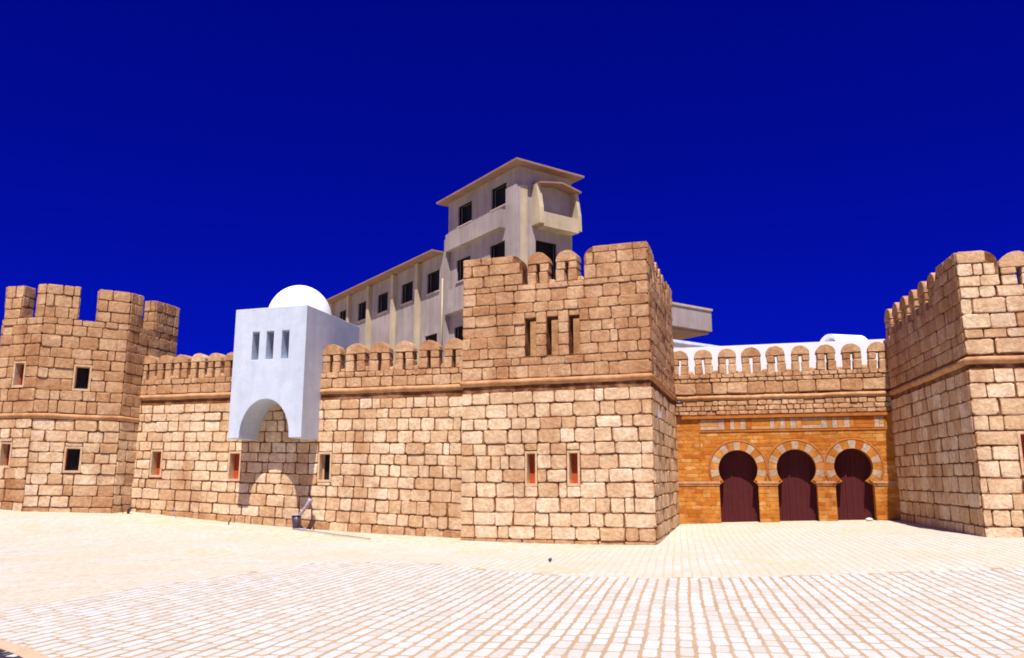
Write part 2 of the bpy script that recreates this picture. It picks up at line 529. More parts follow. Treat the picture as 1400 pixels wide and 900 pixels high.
def string_course(root, pts, z, r=0.085, mat='moulding', name='string_course'):
    """half-round moulding swept along outward plan points (list of (x,y), outward normals follow Panel rule)"""
    prof = [(0.0, -r * 1.3), (r * 0.75, -r * 1.0), (r * 1.25, -r * 0.45), (r * 1.4, 0.1 * r), (r * 1.2, r * 0.65), (r * 0.7, r * 1.0), (0.0, r * 1.15)]
    P = [Vector((p[0], p[1], 0)) for p in pts]
    # subdivide so that the moulding can waver like hand-laid render
    Q = []; corner = []
    for i in range(len(P) - 1):
        k = max(1, int((P[i + 1] - P[i]).length / 0.45))
        for j in range(k):
            Q.append(P[i].lerp(P[i + 1], j / k)); corner.append(j == 0)
    Q.append(P[-1])
    nrm = []
    for i in range(len(Q)):
        a = (Q[i] - Q[i - 1]).normalized() if i > 0 else (Q[1] - Q[0]).normalized()
        c = (Q[i + 1] - Q[i]).normalized() if i < len(Q) - 1 else a
        na = Vector((a.y, -a.x, 0)); nc = Vector((c.y, -c.x, 0))
        m = (na + nc).normalized()
        nrm.append(m / max(0.4, m.dot(na)))
    mb = MB(); b = root.location; k = len(prof)
    for q, m in zip(Q, nrm):
        f = random.uniform(0.9, 1.1); dz = random.uniform(-.012, .012)
        for (o, h) in prof:
            p = q + m * (o * f - 0.02)
            mb.v.append(tuple(Vector((p.x, p.y, z + h + dz)) - b))
    for i in range(len(Q) - 1):
        for j in range(k - 1):
            mb.f.append((i * k + j, (i + 1) * k + j, (i + 1) * k + j + 1, i * k + j + 1))
    mb.f.append(tuple(range(k))); mb.f.append(tuple(range((len(Q) - 1) * k, len(Q) * k))[::-1])
    return mb.build(name, mat, root, True)

def block_mesh(name, w, d, h, seed, mat, ch=0.025, jit=0.012):
    """rough hewn free-standing block, centre bottom at the origin"""
    r = random.Random(seed)
    bm = bmesh.new()
    bmesh.ops.create_cube(bm, size=1.0)
    for v in bm.verts:
        v.co = Vector((v.co.x * w + r.uniform(-jit, jit), v.co.y * d + r.uniform(-jit, jit) * .5, (v.co.z + 0.5) * h + r.uniform(-jit, jit) * .6))
    bmesh.ops.bevel(bm, geom=bm.edges[:], offset=ch, segments=1, affect='EDGES')
    me = bpy.data.meshes.new(name)
    bm.to_mesh(me); bm.free()
    me.materials.append(M[mat])
    return me

def cap_mesh(name, w, d, h, seed, mat, n=9):
    """half-round merlon head"""
    r = random.Random(seed)
    prof = [(-w / 2, 0)] + [(-math.cos(math.pi * i / n) * w / 2 * r.uniform(.97, 1.03), 0.04 + math.sin(math.pi * i / n) * (h - 0.04) * r.uniform(.96, 1.04)) for i in range(n + 1)] + [(w / 2, 0)]
    k = len(prof)
    vs = [(x * .94, -d / 2, z * .95 + .005) for x, z in prof] + [(x, -d / 2 + .03, z) for x, z in prof] + [(x, d / 2 - .03, z) for x, z in prof] + [(x * .94, d / 2, z * .95) for x, z in prof]
    fs = [tuple(range(k)), tuple(range(3 * k, 4 * k))[::-1]]
    for a in range(3):
        for i in range(k):
            j = (i + 1) % k
            fs.append((a * k + j, a * k + i, (a + 1) * k + i, (a + 1) * k + j))
    me = bpy.data.meshes.new(name)
    me.from_pydata(vs, [], fs); me.materials.append(M[mat])
    return me

class MerlonKit:
    def __init__(self, w, h, d, slit, seed, mat='stone_up'):
        self.w, self.h, self.d, self.slit, self.mat = w, h, d, slit, mat
        ph = h - w * 0.50
        self.ph = ph
        pw = (w - slit) / 2 - 0.02
        self.pw = pw
        self.caps = [cap_mesh('merlon', w, d, w * 0.50, seed + i, mat) for i in range(3)]
        self.low = [block_mesh('stone', pw, d - .03, ph * 0.60 - .015, seed + 10 + i, mat) for i in range(4)]
        self.hi = [block_mesh('stone', pw * .96, d - .03, ph * 0.40 - .015, seed + 20 + i, mat) for i in range(4)]
        self.fill = [block_mesh('stone', 0.2, d * .7, 0.17, seed + 30 + i, mat, 0.03, 0.03) for i in range(3)]
    def put(self, root, panel, s, z0, gapfill=None, depth_in=None):
        din = self.d / 2 - 0.02 if depth_in is None else depth_in
        lean = random.uniform(-.03, .03)
        cap = bpy.data.objects.new('merlon', random.choice(self.caps))
        c = panel.at(s, -din, z0 + self.ph)
        cap.parent = root
        cap.location = c - root.location
        cap.rotation_euler = (random.uniform(-.02, .02), lean, panel.ang + random.uniform(-.07, .07))
        cap.scale = (random.uniform(.93, 1.04), 1.0, random.uniform(.95, 1.05))
        COL.objects.link(cap)
        for sx in (-1, 1):
            for lst, zz in ((self.low, -self.ph), (self.hi, -self.ph * 0.40)):
                o = bpy.data.objects.new('stone', random.choice(lst))
                o.parent = cap
                o.location = (sx * (self.slit / 2 + self.pw / 2 + .008) + random.uniform(-.012, .012), random.uniform(-.02, .01), zz + .005)
                o.rotation_euler = (0, random.uniform(-.04, .04), random.uniform(-.06, .06))
                COL.objects.link(o)
        if gapfill:
            o = bpy.data.objects.new('stone', random.choice(self.fill))
            o.parent = cap
            o.location = (gapfill, random.uniform(-.05, .05), -self.ph - .02)
            o.rotation_euler = (random.uniform(-.1, .1), random.uniform(-.25, .25), random.uniform(-.3, .3))
            COL.objects.link(o)
        return cap

def window(root, panel, sa, sb, za, zb, depth=0.26, rim=0.05, style='red'):
    """slit window: rendered surround, recessed frame, shutter"""
    fr = panel.frame(root)
    mb = MB()
    # surround ring slightly proud, uneven outline
    def ring(a, b, c, d, y0, y1, t):
        mb.box((a - t, y0, c - t * 1.1), (a, y1, d + t * 1.3), fr)
        mb.box((b, y0, c - t * 1.1), (b + t, y1, d + t * 1.3), fr)
        mb.box((a + .0, y0, d), (b, y1, d + t * 1.3), fr)
        mb.box((a + .0, y0, c - t * 1.1), (b, y1, c), fr)
    ring(sa, sb, za, zb, -0.036, 0.03, rim)
    w = mb.build('window', 'surround', root)
    lin = MB()   # reveal lining
    t = 0.012
    lin.box((sa, -0.03, za), (sa + t, depth, zb), fr); lin.box((sb - t, -0.03, za), (sb, depth, zb), fr)
    lin.box((sa + t, -0.03, zb - t), (sb - t, depth, zb), fr)
    l = lin.build('reveal', 'surround', root); l.parent = w
    sl = MB(); sl.box((sa + t, -0.035, za), (sb - t, depth, za + 0.02), fr)
    s_ = sl.build('sill', 'pale_frame', root); s_.parent = w
    wd = sb - sa
    if style == 'red':
        f = MB(); f.box((sa + t, depth, za + .02), (sb - t, depth + .03, zb - t), fr)
        o = f.build('shutter', 'red_wood', root); o.parent = w
        f = MB(); f.box((sb - wd * .22, depth - .03, za + .02), (sb - t, depth - .002, zb - t), fr)
        o = f.build('frame', 'red_wood', root); o.parent = w
    else:
        f = MB(); f.box((sa + t, depth, za + .02), (sb - t, depth + .02, zb - t), fr)
        o = f.build('pane', 'dark_glass', root); o.parent = w
        f = MB(); f.box((sa + t, depth - .05, za + .02), (sa + t + .05, depth - .002, zb - t), fr)
        o = f.build('frame', 'red_wood' if style == 'darkred' else 'surround', root); o.parent = w
    return w

# ------------------------------------------------------------------ ground
def build_ground():
    xs = np.concatenate([[-1500, -600, -200, -80, -50], np.arange(-36, 22.1, 0.75), [30, 60, 200, 600, 1500]])
    ys = np.concatenate([[-800, -200, -50, -15, -5], np.arange(0, 34.1, 0.75), [45, 80, 200, 600, 2500]])
    X, Y = np.meshgrid(xs, ys)
    Z = gz_arr(X, Y)
    nx, ny = len(xs), len(ys)
    vs = np.stack([X, Y, Z], -1).reshape(-1, 3)
    fs = [(j * nx + i, j * nx + i + 1, (j + 1) * nx + i + 1, (j + 1) * nx + i) for j in range(ny - 1) for i in range(nx - 1)]
    g = mesh_obj('ground', vs, fs, 'sand', None, True)
    tag(g, 'sandy ground under and around the paved forecourt', None, None, 'structure')
    return g
ground = build_ground()

ROWA = math.radians(-3.85)
RD = np.array([math.sin(ROWA), math.cos(ROWA)]); RN = np.array([RD[1], -RD[0]])
# outline of the cleaner near paving (plan)
NEAR = [(-9.7, 4.0), (-9.55, 10.84), (-9.44, 12.36), (-8.9, 16.6), (-7.4, 17.6), (-5.73, 16.9), (-4.72, 16.2), (-3.15, 15.6), (-1.58, 15.56), (-0.21, 15.81), (1.6, 16.4), (4.5, 17.2), (8.0, 17.5), (11, 16.5), (11, 4.0)]
def inside(poly, x, y):
    r = np.zeros(np.shape(x), bool)
    n = len(poly)
    for i in range(n):
        x0, y0 = poly[i]; x1, y1 = poly[(i + 1) % n]
        c = ((y0 > y) != (y1 > y)) & (x < (x1 - x0) * (y - y0) / ((y1 - y0) if y1 != y0 else 1e-9) + x0)
        r ^= c
    return r
# edge of the paving towards the road: pale kerb, asphalt beyond; right-hand bend added in place of a shadow-like dark wedge
EDGE = [(-24.0, 14.0), (-13.0, 9.6), (-9.0, 7.85), (-7.34, 7.13), (-6.66, 6.80), (-5.4, 5.9), (-4.0, 5.1), (-2.4, 4.8), (-0.6, 5.4), (0.9, 6.3), (1.9, 7.9), (2.62, 9.3), (3.2, 9.7), (4.6, 10.0), (8.0, 10.8), (16.0, 13.0)]
def smooth_line(P, it=2):
    P = [np.array(p, float) for p in P]
    for _ in range(it):
        Q = [P[0]]
        for a, b in zip(P[:-1], P[1:]):
            Q += [a * .75 + b * .25, a * .25 + b * .75]
        Q.append(P[-1]); P = Q
    return P
EDGE_S = smooth_line(EDGE)
PAVED = [tuple(p) for p in EDGE_S] + [(16, 31.5), (-30, 31.5), (-30, 14)]
WALLS = [[(-8.2, 24.2), (-2.3, 23.72), (-2.05, 30.25), (-8.2, 31.5)], [(5.1, 30.3), (5.7, 22.75), (17, 22.85), (17, 32), (5.1, 32)], [(-2.2, 30.2), (5.2, 30.2), (5.2, 32), (-2.2, 32)],
         [(-20.6, 24.85), (-8, 24.85), (-8, 32), (-20.6, 32)], [(-31, 22.0), (-22.45, 22.0), (-20.55, 23.9), (-20.55, 32), (-31, 32)]]

def build_paving():
    bed_v, bed_f = [], []
    rng = np.random.default_rng(5)
    rec = []
    pitch, gapw = 0.178, 0.034
    a_rng = np.arange(-34, 20, pitch)
    for i, a in enumerate(a_rng):
        for zone in (0, 1):
            off = 0.0 if zone == 0 else 0.07
            b = -2.0 + rng.uniform(0, .4)
            wob = rng.uniform(0, 6.28)
            while b < 34.0:
                L = rng.uniform(0.33, 0.50)
                c = (a + off + 0.010 * math.sin(b * .9 + a * .8) + 0.004 * math.sin(b * 1.7 + wob)) * RN + (b + L / 2) * RD
                rec.append((c[0], c[1], L, zone, pitch * 0.5))
                b += L
    R = np.array(rec)
    x, y, L, zn = R[:, 0], R[:, 1], R[:, 2], R[:, 3]
    ok = (y > 3) & (x > -30) & (x < 15) & inside(PAVED, x, y)
    near = inside(NEAR, x, y)
    ok &= (near == (zn == 0))
    for w in WALLS: ok &= ~inside(w, x, y)
    # patches where sand has drifted over the far stones
    ph = np.sin(x * .9 + 1.3 * np.sin(y * .7)) + np.sin(y * 1.1 - .6 * x) + np.sin(x * 2.3 + y * 1.7) * .5
    drift = (zn == 1) & (((y > 21.5) & (x < -3) & (rng.random(len(x)) < np.clip((y - 21.5) * .22 + .1 * ph, 0, .97))) | ((ph > 1.75) & (rng.random(len(x)) < .8)))
    ok &= ~drift
    x, y, L, zn = x[ok], y[ok], L[ok], zn[ok]
    z = gz_arr(x, y) + np.where(zn == 0, .004, .001)
    rng2 = np.random.default_rng(9)
    w = (pitch - gapw) * rng2.uniform(.93, 1.05, len(x))
    w = np.where(zn == 1, w * 1.06, w)
    l = L - rng2.uniform(.035, .065, len(x))
    hgt = np.where(zn == 0, 0.0050, 0.0045) + rng2.uniform(-.0015, .0015, len(x))
    # slopes so that stones follow the ground
    e = .2
    sx = (gz_arr(x + e, y) - gz_arr(x - e, y)) / (2 * e); sy = (gz_arr(x, y + e) - gz_arr(x, y - e)) / (2 * e)
    sx = sx + rng2.normal(0, .006, len(x)); sy = sy + rng2.normal(0, .004, len(x))
    # unit paver: 8 corner points, chamfered top
    def ring(k, z, hx, hy):
        return [(-hx + k, -hy, z), (hx - k, -hy, z), (hx, -hy + k, z), (hx, hy - k, z), (hx - k, hy, z), (-hx + k, hy, z), (-hx, hy - k, z), (-hx, -hy + k, z)]
    variants = []
    for q in range(6):
        rr = random.Random(q + 50)
        j = lambda p: [(a + rr.uniform(-.04, .04), b + rr.uniform(-.025, .025), c) for a, b, c in p]
        lo = j(ring(.10, -3.0, .5, .5))
        hi = [(a * .96, b * .98, .55) for a, b, _ in lo]
        tp = [(a * .84, b * .93, 1.0 + rr.uniform(-.12, .12)) for a, b, _ in lo]
        V = np.array(lo + hi + tp)
        Fc = [tuple(range(16, 24))]
        for r0 in (0, 8):
            for i in range(8):
                k = (i + 1) % 8
                Fc.append((r0 + i, r0 + k, r0 + 8 + k, r0 + 8 + i))
        variants.append((V, Fc))
    dirs = rng2.normal(0, .022, len(x)) - ROWA
    vi = rng2.integers(0, 6, len(x))
    d2 = x * x + y * y
    # frame test so that the 300 objects are the ones that show largest
    P = np.stack([x, y, z - EYE], -1)
    dep = P @ FW; u = 700 + F_PX * (P @ RI) / np.maximum(dep, .1); v = 450 - F_PX * (P @ UP) / np.maximum(dep, .1)
    vis = (dep > .5) & (u > 0) & (u < 1400) & (v < 900)
    order = np.argsort(np.where(vis, d2, 1e9))
    top = set(order[:300].tolist())
    meshes = []
    for q, (V, Fc) in enumerate(variants):
        me = bpy.data.meshes.new('paver')
        me.from_pydata([tuple(p) for p in V], [], Fc); me.materials.append(M['paver'])
        meshes.append(me)
    big = {0: ([], []), 1: ([], [])}
    cnt = {0: 0, 1: 0}
    for i in range(len(x)):
        c, s = math.cos(dirs[i]), math.sin(dirs[i])
        # columns: local x, y, z axes
        ax = np.array([c, s, sx[i] * c + sy[i] * s]); ay = np.array([-s, c, -sx[i] * s + sy[i] * c])
        if i in top:
            o = bpy.data.objects.new('paver', meshes[vi[i]])
            m4 = Matrix(((ax[0] * w[i], ay[0] * l[i], 0, x[i]), (ax[1] * w[i], ay[1] * l[i], 0, y[i]), (ax[2] * w[i], ay[2] * l[i], hgt[i], z[i]), (0, 0, 0, 1)))
            o.parent = ground
            o.matrix_basis = m4
            COL.objects.link(o)
        else:
            V, Fc = variants[vi[i]]
            W = np.outer(V[:, 0] * w[i], ax) + np.outer(V[:, 1] * l[i], ay)
            W[:, 2] += V[:, 2] * hgt[i]
            W += (x[i], y[i], z[i])
            k = int(zn[i])
            big[k][0].append(W)
            big[k][1].extend(tuple(a + cnt[k] for a in f) for f in Fc)
            cnt[k] += len(W)
    for k, mat in ((0, 'paver'), (1, 'paver_far')):
        o = mesh_obj('farther_pavers', np.concatenate(big[k][0]), big[k][1], mat, ground)
        o['kind'] = 'stuff'
    # tan joint bed under the near paving
    mb = MB()
    st = 0.5
    gx = np.arange(-10, 11.5, st); gy = np.arange(3, 18.5, st)
    idx = {}
    def vert(a, b):
        if (a, b) not in idx:
            idx[a, b] = len(mb.v); mb.v.append((a, b, gz(a, b) + 0.004))
        return idx[a, b]
    fine = 0.25
    for a in np.arange(-10, 11.5, fine):
        for b in np.arange(3, 18.5, fine):
            if inside(NEAR, np.array([a + fine / 2]), np.array([b + fine / 2]))[0] and inside(PAVED, np.array([a + fine / 2]), np.array([b + fine / 2]))[0]:
                q = [vert(round(a, 3), round(b, 3)), vert(round(a + fine, 3), round(b, 3)), vert(round(a + fine, 3), round(b + fine, 3)), vert(round(a, 3), round(b + fine, 3))]
                mb.f.append(tuple(q))
    o = mb.build('paving_bed', 'joint', None, True)
    tag(o, 'tan mortar bed between the near pavers', None, None, 'structure')
build_paving()

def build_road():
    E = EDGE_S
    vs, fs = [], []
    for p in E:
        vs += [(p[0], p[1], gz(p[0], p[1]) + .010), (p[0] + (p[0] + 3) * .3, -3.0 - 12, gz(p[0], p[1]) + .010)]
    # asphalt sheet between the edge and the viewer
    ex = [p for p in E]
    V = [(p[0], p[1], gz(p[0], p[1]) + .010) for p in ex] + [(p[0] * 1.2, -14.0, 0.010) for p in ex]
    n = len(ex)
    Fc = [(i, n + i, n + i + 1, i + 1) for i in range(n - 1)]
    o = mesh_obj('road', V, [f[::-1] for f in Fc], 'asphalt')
    tag(o, 'dark asphalt road in front of the paved forecourt, right corner standing in for a shadow', None, None, 'structure')
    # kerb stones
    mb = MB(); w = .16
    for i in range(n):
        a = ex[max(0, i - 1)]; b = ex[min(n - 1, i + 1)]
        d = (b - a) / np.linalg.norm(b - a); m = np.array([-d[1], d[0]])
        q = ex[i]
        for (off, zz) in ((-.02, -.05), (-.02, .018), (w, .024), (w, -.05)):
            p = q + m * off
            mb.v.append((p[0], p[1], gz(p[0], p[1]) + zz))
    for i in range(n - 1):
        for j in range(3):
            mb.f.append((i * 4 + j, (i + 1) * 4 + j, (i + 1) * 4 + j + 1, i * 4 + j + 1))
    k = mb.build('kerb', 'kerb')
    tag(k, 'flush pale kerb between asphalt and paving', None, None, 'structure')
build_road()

# ------------------------------------------------------------------ curtain wall with white gatehouse
ZS = 4.80
def build_curtain_wall():
    A, B = (-20.75, 24.85), (-8.05, 24.85)
    root = empty('curtain_wall', (-14.4, 24.85, 0.1), 'long tan stone curtain wall between octagonal tower and square tower', 'wall')
    P = Panel(A, B)
    X = lambda x: x - A[0]
    wins = [(X(-19.89), X(-19.50), 2.04, 2.88), (X(-16.76), X(-16.36), 1.90, 2.78), (X(-13.36), X(-12.96), 1.86, 2.72)]
    core(P, root, -0.3, 5.44, 0.5, 'mortar', [w for w in wins])
    pc = Pieces(root)
    ex = [(a - .05, b + .05, c - .06, d + .07) for a, b, c, d in wins]
    lay(P, pc, .62, -.08, 4.52, 12, 'stone_low', openings=ex, s1=P.L - .02, wmin=.38, wmax=.70, foot=1)
    lay(P, pc, 4.90, 4.90, 5.24, 1, 'stone_up', s1=P.L - .02, wmin=.4, wmax=.7)
    lay(P, pc, 5.24, 5.24, 5.44, 1, 'stone_up', s1=P.L - .02, wmin=.25, wmax=.5, fam='m')
    pc.flush()
    string_course(root, [A, B], ZS)
    for q, w in enumerate(wins): window(root, P, *w, style='red' if q < 2 else 'dark')
    kl = MerlonKit(.60, .90, .42, .085, 700)
    kr = MerlonKit(.70, .96, .46, .10, 740)
    for i in range(6):
        kl.put(root, P, X(-20.40 + .69 * i), 5.42, .345)
    for i in range(6):
        kr.put(root, P, X(-13.10 + .88 * i), 5.44, .44)
    return root
build_curtain_wall()

def extrude_profile(outer, holes, d0, d1, to3, hole_depths=None):
    """front polygon with holes -> front face, reveals and back face"""
    bm = bmesh.new()
    loops = []
    edges = []
    for ring in [outer] + holes:
        vs = [bm.verts.new(to3(a, d0, b)) for a, b in ring]
        loops.append(vs)
        for i in range(len(vs)):
            edges.append(bm.edges.new((vs[i], vs[(i + 1) % len(vs)])))
    bmesh.ops.triangle_fill(bm, use_beauty=True, use_dissolve=False, edges=edges)
    for k, ring in enumerate([outer] + holes):
        dep = d1 if k == 0 or not hole_depths else hole_depths[k - 1]
        back = [bm.verts.new(to3(a, dep, b)) for a, b in ring]
        fv = loops[k]
        for i in range(len(ring)):
            j = (i + 1) % len(ring)
            bm.faces.new((fv[i], fv[j], back[j], back[i]))
        if k == 0 or hole_depths:
            try: bm.faces.new(back)
            except ValueError: pass
    bmesh.ops.recalc_face_normals(bm, faces=bm.faces[:])
    return bm

def build_gatehouse():
    x0, x1, z0, z1 = -16.09, -13.42, 3.20, 7.52
    yf, yb = 23.65, 27.6
    root = empty('white_gatehouse', (-14.75, 25.2, 3.2), 'whitewashed box gatehouse with arch and dome jutting from the curtain wall', 'gatehouse')
    b = root.location
    cx, rw = -14.78, 0.91
    arch = [(cx + rw * math.cos(t) * (1 + .0), z0 + (math.sin(t) ** 0.92 if 0 < t < math.pi else 0) * 1.27) for t in [math.pi * i / 22 for i in range(23)]]
    outer = [(x1, z0), (x1, z1 + .03), (x0, z1), (x0, z0)] + arch[::-1]
    holes = []
    for a, c in ((-15.40, -15.14), (-14.87, -14.60), (-14.30, -14.03)):
        holes.append([(a, 5.78), (c, 5.78), (c, 6.72), (a, 6.72)])
    bm = extrude_profile(outer, holes, yf, yb, lambda a, d, z: Vector((a, d, z)) - b, [yf + 1.0] * 3)
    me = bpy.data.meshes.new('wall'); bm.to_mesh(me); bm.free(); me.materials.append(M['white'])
    o = bpy.data.objects.new('wall', me)
    link(o, root)
    bv = o.modifiers.new('soft', 'BEVEL'); bv.width = .018; bv.segments = 2; bv.limit_method = 'ANGLE'; bv.angle_limit = math.radians(50)
    # dome
    mb = MB(); R = 1.13; seg, rings = 40, 12
    c = Vector((-14.78, 25.55, 7.50))
    for j in range(rings):
        t = math.pi / 2 * j / rings
        for i in range(seg):
            p = 2 * math.pi * i / seg
            mb.v.append(tuple(c + Vector((math.cos(p) * math.cos(t) * R, math.sin(p) * math.cos(t) * R, math.sin(t) * R * 1.08)) - b))
    mb.v.append(tuple(c + Vector((0, 0, R * 1.08)) - b))
    for j in range(rings - 1):
        for i in range(seg):
            k = (i + 1) % seg
            mb.f.append((j * seg + i, j * seg + k, (j + 1) * seg + k, (j + 1) * seg + i))
    for i in range(seg): mb.f.append(((rings - 1) * seg + i, (rings - 1) * seg + (i + 1) % seg, rings * seg))
    mb.build('dome', 'dome_white', root, True)
build_gatehouse()

# ------------------------------------------------------------------ central square tower
def rounded_block(root, P, s0, s1, z0, z1, thick, mat, rl=0.0, rr=0.0):
    pts = [(s0, z0), (s1, z0)]
    if rr: pts += [(s1 - rr + rr * math.cos(t), z1 - rr + rr * math.sin(t)) for t in [math.pi / 2 * i / 5 for i in range(6)]]
    else: pts.append((s1, z1))
    if rl: pts += [(s0 + rl - rl * math.cos(t), z1 - rl + rl * math.sin(t)) for t in [math.pi / 2 * (5 - i) / 5 for i in range(6)]]
    else: pts.append((s0, z1))
    k = len(pts); b = root.location
    vs = [tuple(P.at(a, 0, z) - b) for a, z in pts] + [tuple(P.at(a, -thick, z) - b) for a, z in pts]
    fs = [tuple(range(k)), tuple(range(k, 2 * k))[::-1]] + [((i + 1) % k, i, k + i, k + (i + 1) % k) for i in range(k)]
    return mesh_obj('merlon', vs, fs, mat, root)

T1, T2, T3, T0 = (-8.18, 24.25), (-2.32, 23.78), (-2.10, 30.25), (-7.8, 30.4)
def build_square_tower():
    root = empty('square_tower', (-5.2, 27.0, 0.0), 'square tan stone tower with three open slots and two red slit windows', 'tower')
    Pf, Ps, Pl, Pb = Panel(T1, T2), Panel(T2, T3), Panel(T0, T1), Panel(T3, T0)
    wins = [(2.10, 2.38, 1.72, 2.63), (3.41, 3.69, 1.72, 2.63)]
    slots = [(2.06, 2.42, 5.58, 6.76), (2.76, 3.12, 5.58, 6.76), (3.46, 3.80, 5.58, 6.76)]
    core(Pf, root, -0.4, 7.85, 0.5, 'mortar', wins + slots, s1=Pf.L - .012)
    sw = [(2.50, 2.62, 2.32, 2.64), (4.05, 4.18, 2.22, 2.66)]
    core(Ps, root, -0.4, 7.845, 0.5, 'mortar', sw, s0=.012)
    core(Pl, root, -0.4, 7.84, 0.5, 'mortar', s1=Pl.L - .012)
    core(Pb, root, -0.4, 7.835, 0.5, 'mortar')
    mb = MB()
    b = root.location
    mb.add([tuple(Vector((p[0], p[1], 5.2)) - b) for p in ((-7.6, 24.6), (-2.7, 24.3), (-2.6, 29.9), (-7.5, 30.0))], [(0, 1, 2, 3)])
    mb.build('terrace', 'moulding', root)
    mb = MB(); mb.box((-7.4 - b.x, 26.3 - b.y, 5.2 - b.z), (-2.8 - b.x, 26.6 - b.y, 7.5 - b.z)); mb.build('inner_wall', 'moulding', root)
    pc = Pieces(root)
    ex = [(a - .06, c + .06, d - .06, e + .08) for a, c, d, e in wins]
    lay(Pf, pc, -.06, -.06, 4.50, 12, 'stone_low', s0=-.03, s1=Pf.L + .035, openings=ex, thin=(0,), foot=1)
    lay(Ps, pc, -.06, .12, 4.50, 12, 'stone_low', s0=.0, openings=sw, thin=(0,))
    def cut_slot(extra): return [(a, c, d, e) for a, c, d, e in slots] + extra
    lay(Pf, pc, 4.90, 4.90, 7.85, 9, 'stone_up', s0=-.03, s1=Pf.L + .035, openings=slots, thin=(1, 8), wmin=.4, wmax=.78)
    lay(Ps, pc, 4.90, 4.90, 7.85, 9, 'stone_up', thin=(1, 8))
    lay(Pl, pc, 4.90, 4.90, 7.85, 9, 'stone_up', s0=4.0, thin=(1, 8))
    # corner blocks
    def cutr(r, n, a, c): return (a, c - (.30 if r == n - 1 else .10 if r == n - 2 else 0))
    def cutl(r, n, a, c): return (a + (.26 if r == n - 1 else .06 if r == n - 2 else 0), c)
    rounded_block(root, Pf, 0.0, 1.98, 7.85, 8.82, .5, 'mortar', rr=.36)
    lay(Pf, pc, 7.85, 7.85, 8.83, 3, 'stone_up', s0=-.03, s1=1.98, top_cut=cutr, thin=(2,))
    rounded_block(root, Pf, 3.97, Pf.L - .012, 7.85, 8.86, .5, 'mortar', rl=.34)
    lay(Pf, pc, 7.85, 7.85, 8.88, 3, 'stone_up', s0=3.97, s1=Pf.L + .035, top_cut=cutl, thin=(2,))
    rounded_block(root, Ps, .012, 1.95, 7.845, 8.85, .5, 'mortar', rr=.36)
    lay(Ps, pc, 7.85, 7.85, 8.87, 3, 'stone_up', s0=.0, s1=1.95, top_cut=cutr)
    rounded_block(root, Ps, 4.75, Ps.L, 7.845, 8.85, .5, 'mortar', rl=.36)
    lay(Ps, pc, 7.85, 7.85, 8.87, 3, 'stone_up', s0=4.75, top_cut=cutl)
    rounded_block(root, Pl, Pl.L - 1.5, Pl.L - .012, 7.84, 8.80, .5, 'mortar', rl=.36)
    lay(Pl, pc, 7.85, 7.85, 8.82, 3, 'stone_up', s0=Pl.L - 1.5, top_cut=cutl)
    kit = MerlonKit(.70, 1.0, .5, .10, 800)
    kit.put(root, Pf, 2.48, 7.84, .46); kit.put(root, Pf, 3.41, 7.84, .44)
    for s in (2.38, 3.20, 4.02): kit.put(root, Ps, s, 7.83, .44)
    for s in (1.0, 2.0, 3.0): kit.put(root, Pl, s, 7.83, .44)
    pc.flush()
    string_course(root, [T0, T1, T2, T3], ZS)
    for w in wins: window(root, Pf, *w)
    # rough stone lining of the slot piers, loose rubble behind
    kitb = [block_mesh('stone', .5, .4, .3, 900 + i, 'stone_up', .05, .05) for i in range(3)]
    for (x, y) in ((-6.0, 25.0), (-5.2, 25.2), (-5.5, 25.6), (-4.7, 25.1)):
        o = bpy.data.objects.new('rubble', random.choice(kitb)); o.parent = root
        o.location = Vector((x, y, 5.2)) - b; o.rotation_euler = (0, random.uniform(-.3, .3), random.uniform(0, 3)); COL.objects.link(o)
    # flood lamp and small camera fixed on the side
    f = Ps.frame(root)
    l = MB(); l.box((1.12, -.16, 3.68), (1.34, -.04, 3.86), f); l.box((1.18, -.10, 3.86), (1.28, .0, 3.92), f)
    l.build('wall_lamp', 'metal_pale', root)
    l = MB(); l.tube([Ps.at(6.1, .06, 4.62) - b, Ps.at(6.1, .30, 4.62) - b], .06, 12)
    l.build('wall_lamp', 'metal_dark', root, True)
build_square_tower()

